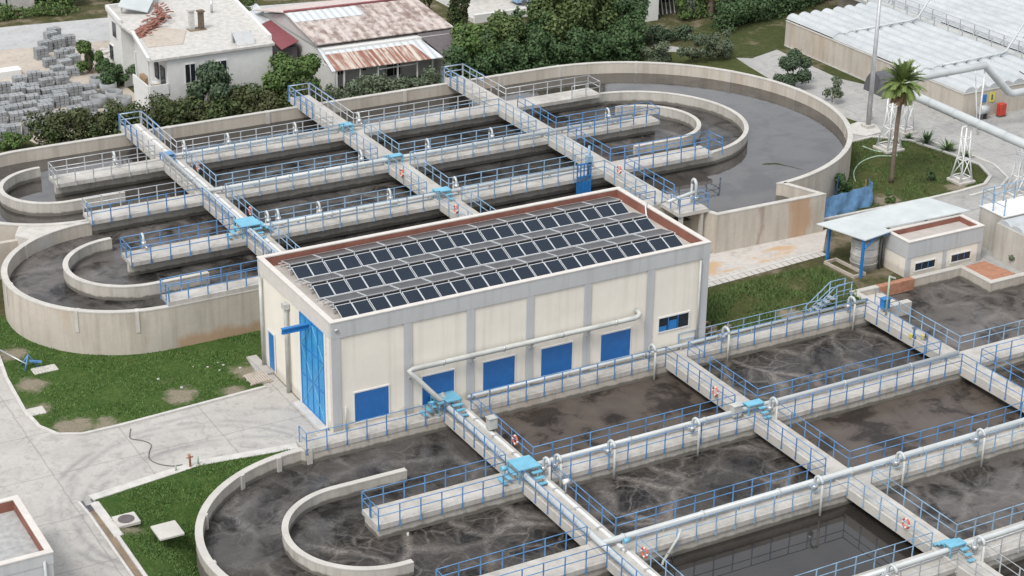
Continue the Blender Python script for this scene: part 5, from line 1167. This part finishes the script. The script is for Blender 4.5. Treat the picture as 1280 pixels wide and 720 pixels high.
def tree(name, x, y, h, rx, ry, label, cat, m, n, size=.34, trunk=.25, z0=None, nc=22, seed=1, group=None, lean=0):
    g_ = random.Random(seed); t = thing(name, (x, y, 0), label, cat, group); z0 = h * .22 if z0 is None else z0; cl = []; hh = (h - z0) / 2
    for i in range(nc):
        th = g_.uniform(0, 2 * PI); k_ = g_.uniform(.2, .95); zz = g_.uniform(-.75, .80); w_ = math.sqrt(max(.05, 1 - zz * zz))
        s_ = g_.uniform(.20, .42); cl.append((math.cos(th) * rx * k_ * w_, math.sin(th) * ry * k_ * w_, z0 + hh + zz * hh * 1.0, rx * s_, ry * s_, hh * s_ * 1.1))
    o = link('crown', leafmesh('crown', cl, n, size, m, seed), t)
    b = MB(); top = Vector((lean, 0, z0 + hh * 1.2)); b.tube([(0, 0, -.05), (.04, .03, z0 * .6), (lean * .5, .05, z0 + hh * .4), top], [trunk, trunk * .8, trunk * .6, trunk * .25], 8)
    for i in range(5):
        c = cl[i]; b.tube([(.03, .03, z0 * .7), (c[0] * .5, c[1] * .5, (z0 + c[2]) * .5), (c[0], c[1], c[2])], [trunk * .45, trunk * .3, trunk * .12], 6)
    link('trunk', mesh('trunk', b, 'bark'), t); return t
def hedge(pts, h, wd, n, m, label, seed, size=.32, name='hedge', hv=.25):
    g_ = random.Random(seed); cl = []
    for p, q in zip(pts, pts[1:]):
        L_ = math.dist(p, q); k_ = max(2, int(L_ / .55))
        for i in range(k_):
            a = (i + g_.random()) / k_; x, y = p[0] + (q[0] - p[0]) * a, p[1] + (q[1] - p[1]) * a; hh = h * g_.uniform(1 - hv, 1 + hv * .6)
            for zz in (.22, .58, .88): cl.append((x + g_.uniform(-.3, .3) - pts[0][0], y + g_.uniform(-.35, .35) * wd - pts[0][1], hh * zz, .75 * g_.uniform(.8, 1.3), wd * .55 * g_.uniform(.7, 1.2), hh * .22 * g_.uniform(.8, 1.3)))
    t = thing(name, (pts[0][0], pts[0][1], 0), label, 'hedge', 'hedges'); link('foliage', leafmesh('foliage', cl, n, size, m, seed), t)
    b = MB()
    for i in range(0, len(cl), 24): b.tube([(cl[i][0], cl[i][1], 0), (cl[i][0] + .1, cl[i][1], h * .6)], [.07, .03], 5)
    [link('stem', mesh('stem', b_, 'bark'), t) for b_ in islands(b)]; return t
hedge([(-1.2, 57.2), (3, 56.4), (12, 55.2), (22, 54.3)], 3.0, 2.0, 30000, 'leaf_hedge', 'long dark brownish-green hedge along the rear tank in front of the yard', 11, .30)
hedge([(24.6, 54.6), (30.5, 55), (36.6, 54.8)], 2.45, 1.7, 12000, 'leaf_olive', 'loose grey-green hedge below the veranda of the rusty-roofed house', 12, .28, hv=.4)
hedge([(37.8, 56.5), (46, 55.6), (57.5, 55.6)], 3.7, 2.6, 26000, 'leaf_dark', 'tall dark green hedge under the big trees behind the rear tank', 13, .34, hv=.35)
hedge([(61.3, 60.2), (66.5, 59.8)], 1.5, 1.2, 3500, 'leaf_blue', 'short low hedge in front of the open carport', 14, .26)
hedge([(70.0, 60.6), (78, 62.5), (88, 66), (104, 71)], 2.6, 2.2, 20000, 'leaf_dark', 'long clipped green hedge leading to the covered tanks', 15, .32, hv=.1)
hedge([(69, 65.5), (78, 68.0), (92, 73)], 3.6, 1.4, 9000, 'leaf_mid', 'bright tall hedge behind the clipped hedge', 19, .32, hv=.15)
hedge([(-30, 98.6), (2, 98), (14, 96.5)], 1.2, 1.6, 8000, 'leaf_mid', 'weedy green bank beyond the road at the top corner', 16, .3, hv=.5)
tree('fig_tree', 14.3, 56.6, 5.3, 2.5, 1.8, 'round dark fig tree against the front of the white house', 'tree', 'leaf_blue', 9000, .36, .16, 1.0, 18, 21, 'trees behind the tanks')
tree('broadleaf_tree', 21.8, 56.6, 5.1, 3.1, 2.3, 'wide olive-green tree between the white house and the rusty-roofed house', 'tree', 'leaf_mid', 14000, .34, .2, .6, 22, 22, 'trees behind the tanks')
for x, y, h, rx, lab, m, n, sd_ in ((41.0, 58.2, 5.2, 2.3, 'fresh green tree beside the dark sheet roof', 'leaf_mid', 9000, 23), (44.6, 58.8, 5.6, 2.5, 'green fir-like tree behind the tall hedge', 'leaf_fir', 9000, 24),
                                    (47.6, 58.6, 6.2, 2.5, 'dark tree between the fir-like tree and the largest crown', 'leaf_dark', 9000, 25), (52.3, 59.2, 8.6, 4.4, 'largest broad crown of the trees behind the rear tank', 'leaf_fir', 26000, 26),
                                    (57.2, 58.6, 6.0, 2.8, 'dark green tree at the carport end of the tall hedge', 'leaf_dark', 11000, 27)):
    tree('broadleaf_tree', x, y, h, rx, rx * .85, lab, 'tree', m, n, .38, .25, .8, 40 if rx > 4 else 26, sd_, 'trees behind the tanks')
for x, y, h, lab, sd_ in ((42.6, 65.5, 7.5, 'slim dark cypress touching the eave of the rusty roof', 31), (44.6, 68.0, 7.0, 'second slim cypress farther back from the rusty roof', 32), (41.6, 70.5, 7.0, 'third cypress behind the ridge of the rusty roof', 33)):
    tree('cypress_tree', x, y, h, 1.1, 1.1, lab, 'tree', 'leaf_hedge', 6000, .28, .16, .3, 14, sd_, 'cypress trees by the rusty roof')
tree('olive_bush', 58.4, 53.6, 2.9, 1.9, 1.5, 'pale olive bush by the round tank wall, nearest the tall hedge', 'bush', 'leaf_olive', 5000, .2, .1, .2, 12, 41, 'olive bushes')
tree('olive_bush', 62.0, 53.0, 3.1, 1.7, 1.4, 'grey olive bush, middle one of three by the round tank wall', 'bush', 'leaf_olive', 5000, .2, .1, .2, 12, 42, 'olive bushes')
tree('olive_bush', 64.9, 52.8, 3.0, 1.65, 1.4, 'grey olive bush next to the pale concrete apron', 'bush', 'leaf_olive', 5000, .2, .1, .2, 12, 43, 'olive bushes')
tree('round_bush', 65.9, 42.2, 3.3, 2.0, 1.7, 'dense dark bush standing on the paving by the covered tank', 'bush', 'leaf_blue', 8000, .24, .14, .25, 16, 44)
tree('young_tree', 66.5, 37.0, 2.6, 1.2, 1.1, 'thin young tree on the paving behind the lamp mast', 'tree', 'leaf_olive', 900, .24, .05, .5, 9, 45)
tree('lawn_shrub', 60.8, 16.9, 1.1, .45, .45, 'tiny dark shrub alone in the palm lawn', 'bush', 'leaf_dark', 500, .2, .04, .1, 6, 46)
tree('corner_shrub', 52.4, 17.4, 2.0, 1.0, 1.0, 'green shrub behind the blue tarpaulin', 'bush', 'leaf_dark', 2500, .22, .06, .1, 8, 47)
tree('corner_shrub', 54.6, 14.6, 1.3, .6, .6, 'light green weed clump at the open end of the tarpaulin', 'bush', 'leaf_mid', 1200, .2, .04, .1, 6, 48)
tree('corner_shrub', 55.4, .9, 1.1, 1.2, .8, 'yellowish bush between the pump house and the low covered tank', 'bush', 'leaf_olive', 2500, .2, .05, .0, 8, 49)
tree('yard_bush', 10.4, 71.8, 2.3, 1.8, 2.6, 'green bush beside the concrete rings and the white house', 'bush', 'leaf_dark', 5000, .28, .1, .0, 12, 50)
tree('yard_bush', 9.3, 75.6, 3.0, 1.2, 1.4, 'taller green bush behind the block stacks', 'bush', 'leaf_mid', 3500, .28, .1, .0, 10, 51)
tree('broadleaf_tree', 17.5, 84.5, 6.5, 3.6, 3.0, 'dark tree behind the roof of the white house', 'tree', 'leaf_fir', 12000, .4, .25, .5, 18, 52, 'trees behind the tanks')
tree('broadleaf_tree', 25.6, 79.6, 5.5, 2.2, 2.2, 'green tree squeezed between the white house and the rusty roof', 'tree', 'leaf_fir', 7000, .4, .2, .8, 14, 53, 'trees behind the tanks')
tree('broadleaf_tree', 13.6, 99.5, 4.0, 2.6, 2.0, 'leafy tree across the road beside the grey warehouse', 'tree', 'leaf_mid', 6000, .4, .2, .4, 14, 54, 'trees behind the tanks')
def palm(x, y, h, L_, nf, label, seed, trunk=.17, dead=20):
    g_ = random.Random(seed); t = thing('palm_tree', (x, y, 0), label, 'palm tree', 'palm trees')
    b = MB(); k_ = 14; b.tube([(.03 * math.sin(i * 1.3) + .12 * (i / k_) ** 2, .02 * math.cos(i), h * i / k_) for i in range(k_ + 1)], [trunk * (1.35 if i == 0 else 1 + .06 * (i % 2)) for i in range(k_ + 1)], 12); part_ = link('trunk', mesh('trunk', b, 'palm_bark'), t)
    def fronds(num, e0, e1, L2, droop, m, nm):
        q = MB()
        for f in range(num):
            az = 2 * PI * (f * .381966) + g_.uniform(-.2, .2); el = g_.uniform(e0, e1); Lf = L2 * g_.uniform(.8, 1.1); P0 = Vector((.12, 0, h)); d = Vector((math.cos(az) * math.cos(el), math.sin(az) * math.cos(el), math.sin(el))); pts_ = [P0]; ns = 9
            for s_ in range(ns): d = (d + Vector((0, 0, -droop * (s_ + 1) / ns * .35))).normalized(); pts_.append(pts_[-1] + d * Lf / ns)
            q.tube(pts_, [.03] * (ns) + [.01], 4, False)
            for s_ in range(3, ns + 1):
                for sub in (0, .33, .66):
                    a = pts_[s_ - 1].lerp(pts_[s_], sub); dd = (pts_[s_] - pts_[s_ - 1]).normalized(); side = dd.cross(Vector((0, 0, 1))).normalized(); upv = side.cross(dd)
                    ll = Lf * .34 * (1 - .55 * (s_ + sub - 3) / (ns - 2)) * g_.uniform(.8, 1.1)
                    for sg in (-1, 1):
                        tip = a + (side * sg * .75 + dd * .75 + upv * .22).normalized() * ll - Vector((0, 0, .10 * ll)); w_ = .055
                        q.add([a - dd * w_, a + dd * w_, tip], [(0, 1, 2)])
        link(nm, mesh(nm, q, m), t)
    fronds(nf, -.45, 1.4, L_, .5, 'frond', 'crown'); fronds(dead, -1.4, -.7, L_ * .85, .25, 'frond_dead', 'dead_fronds'); return t
palm(57.9, 18.2, 8.45, 1.95, 84, 'tall palm on the lawn by the semicircular tank wall', 61, dead=40)
palm(72.9, 65.8, 3.6, 2.2, 34, 'short palm with shaggy trunk by the open carport', 62, .35, 22)
def agave(x, y, s_, n, label, seed):
    g_ = random.Random(seed); t = thing('yucca_plant', (x, y, 0), label, 'plant', 'spiky plants along the kerb'); q = MB()
    for i in range(n):
        az = i * 2.39996; el = g_.uniform(.2, 1.3); L_ = s_ * g_.uniform(.7, 1.1); d = Vector((math.cos(az) * math.cos(el), math.sin(az) * math.cos(el), math.sin(el))); sd2 = d.cross(Vector((0, 0, 1))).normalized() * .07
        m_ = d * L_ * .5; q.add([-sd2 * .7, sd2 * .7, m_ + sd2, m_ - sd2], [(0, 1, 2, 3)]); q.add([m_ - sd2, m_ + sd2, d * L_ - Vector((0, 0, .15 * L_))], [(0, 1, 2)])
    link('leaves', mesh('leaves', q, 'leaf_mid' if seed % 2 else 'leaf_dark'), t)
agave(66.9, 24.4, 1.5, 46, 'dark spiky yucca at the kerb bend nearest the palm', 70); agave(67.3, 22.2, 1.35, 40, 'lighter spiky yucca at the kerb of the palm lawn', 71); agave(67.6, 20.2, .9, 26, 'small spiky yucca at the kerb near the lattice tower', 73); agave(66.2, 25.9, .8, 22, 'small dark yucca beside the tower beyond the palm', 72)

# grass blades on the lawns
def inside(p, poly):
    x, y = p; c = False
    for i in range(len(poly)):
        (x1, y1), (x2, y2) = poly[i - 1], poly[i]
        if (y1 > y) != (y2 > y) and x < (x2 - x1) * (y - y1) / (y2 - y1) + x1: c = not c
    return c
def blades(n, poly, h, seed, m, label, zf=None, nt=None):
    g_ = np.random.default_rng(seed); P_ = np.array(poly); lo, hi = P_.min(0), P_.max(0); q = []
    while len(q) < n:
        p = lo + g_.random(2) * (hi - lo)
        if any((p[0] - a) ** 2 + (p[1] - b_) ** 2 < (r_ + .1) ** 2 for a, b_, r_ in SPOTS): continue
        if inside(p, poly) and math.sin(p[0] * 1.3 + 1.7 * math.sin(p[1] * .9)) + math.sin(p[1] * 1.7 + 2.1 * math.sin(p[0] * .7)) + g_.normal() * .7 > -.25: q.append(p)
    q = np.array(q); a = g_.uniform(0, 2 * PI, n); w_ = g_.uniform(.02, .05, n); hh = h * g_.uniform(.4, 1.2, n); z = np.array([zf(x, y) for x, y in q]) if zf else np.full(n, .05)
    dx, dy = np.cos(a) * w_, np.sin(a) * w_; lx, ly = g_.normal(size=n) * h * .5, g_.normal(size=n) * h * .5
    v = np.stack([np.stack([q[:, 0] - dx, q[:, 1] - dy, z - .01], 1), np.stack([q[:, 0] + dx, q[:, 1] + dy, z - .01], 1), np.stack([q[:, 0] + lx, q[:, 1] + ly, z + hh], 1)], 1)
    me = bpy.data.meshes.new('grass'); me.vertices.add(n * 3); me.vertices.foreach_set('co', v.reshape(-1)); me.loops.add(n * 3); me.loops.foreach_set('vertex_index', np.arange(n * 3)); me.polygons.add(n)
    me.polygons.foreach_set('loop_start', np.arange(n) * 3); me.polygons.foreach_set('loop_total', np.full(n, 3)); me.materials.append(M[m]); me.update()
    o = link('grass', me); o['kind'] = 'stuff'; o['label'] = label
blades(15000, LAWN_W, .11, 81, 'blade', 'green grass of the lawn below the rear tank')
def zl(x, y):
    dx, dy = x - CX, y - CY; a = math.degrees(math.atan2(dy, dx)) % 360; i_ = (a - 90) / 180; c, s_ = math.cos(R(a)), math.sin(R(a))
    k = min(12.55 / max(1e-6, -c), 9.55 / max(1e-6, s_) if s_ > 0 else 1e9, 36); dip = 1.9 * min(1, max(0, (i_ - .10) / .25)); t_ = (math.hypot(dx, dy) - 9.2) / max(.01, k - 9.2)
    return .045 - dip * max(0, 1 - t_) ** 1.6 if t_ < 1 else .045
blades(13000, [(-15, -1), (-8.4, .2), (-3, -.5), (-6, -1.4), (-8.2, -2.5), (-10, -4.4), (-11.4, -7), (-12, -10), (-12, -14), (-15, -14)], .11, 82, 'blade', 'green grass of the front lawn by the round tank', zl)
blades(9000, LAWN_N, .16, 83, 'leaf_mid', 'short grass of the palm lawn')
blades(8000, [(27.2, .4), (40.8, .4), (42.2, 4.0), (42, 7), (27.2, 7.4)], .25, 84, 'leaf_mid', 'rough grass between the pump building and the canopy')

# stair rails and odds and ends past the pump building
t = thing('stair_railing', (36.5, .6, .1), 'jumble of bright blue sloping stair rails at the end of the building walkway', 'railing')
b = MB()
for yy in (.35, 1.1):
    b.tube([(36.0, yy, .3), (38.2, yy, 1.9), (39.6, yy, 1.9)], .035, 6); b.tube([(36.3, yy, -.0), (38.3, yy, 1.4), (39.6, yy, 1.4)], .03, 6)
    for x, z in ((36.2, .45), (37.2, 1.2), (38.2, 1.9), (39.5, 1.9)): b.tube([(x, yy, 0), (x, yy, z)], .035, 6)
part('handrail', b, 'rail_pale', t)
b = MB()
for i in range(5): b.box(36.3 + i * .4, 36.65 + i * .4, .38, 1.07, .12 + i * .18, .17 + i * .18)
part('tread', b, 'zinc', t)
b = MB(); g2 = random.Random(5)
for i in range(40):
    x, y = g2.gauss(28.4, .7), g2.gauss(1.3, .5); s_ = g2.uniform(.08, .26); b.bar((x - s_, y, s_ * .6), (x + s_, y + g2.uniform(-.2, .2), s_ * .9), s_, s_ * .7)
o = solid('rubble', b, 'soil', (28.4, 1.3, 0), 'brown rubble heap in the grass at the corner of the pump building', 'rubble'); o['kind'] = 'stuff'
b = MB()
for x, y in ((-4.2, 12.6), (-3.4, 12.1), (-2.6, 12.4), (-2.4, 11.9), (-2.9, 11.3), (-6.8, 11.9), (-1.6, 11.0), (-5.9, 10.1)):
    s_ = g2.uniform(.04, .09); b.bevbox(x - s_, x + s_, y - s_, y + s_, .03, .03 + s_, .03)
o = solid('loose_stones', b, 'rubble_white', (-3, 12, 0), 'white stones scattered on the lawn near the building corner', 'stones'); o['kind'] = 'stuff'

b = MB(); q = []
for i in range(9):
    a = i / 8; q.append((47.6 + a * 2.4 + .2 * math.sin(a * 5), 22.0 - a * 2.6 + .6 * math.sin(a * 3.1), .06 + (.22 + .12 * math.sin(a * 17)) * math.sin(PI * a)))
vs = [(x, y + w_, FZ + .012) for x, y, w_ in q] + [(x + .1, y - w_, FZ + .012) for x, y, w_ in q]
b.add(vs, [(i, i + 9, i + 10, i + 1) for i in range(8)]); o = solid('floating_scum', b, 'verge', (49, 21, FZ), 'thin green-brown scum streak floating in the big semicircular channel', 'scum'); o['kind'] = 'stuff'
flat('verge', [[(-12, 50), (-3, 50), (-.5, 57), (-1.2, 60.5), (-12, 66)]], .02, 'verge')
tree('weed_clump', -2.6, 58.6, 1.3, 1.3, 1.3, 'low green weeds at the open end of the long hedge', 'bush', 'leaf_mid', 2500, .22, .05, .0, 10, 91)
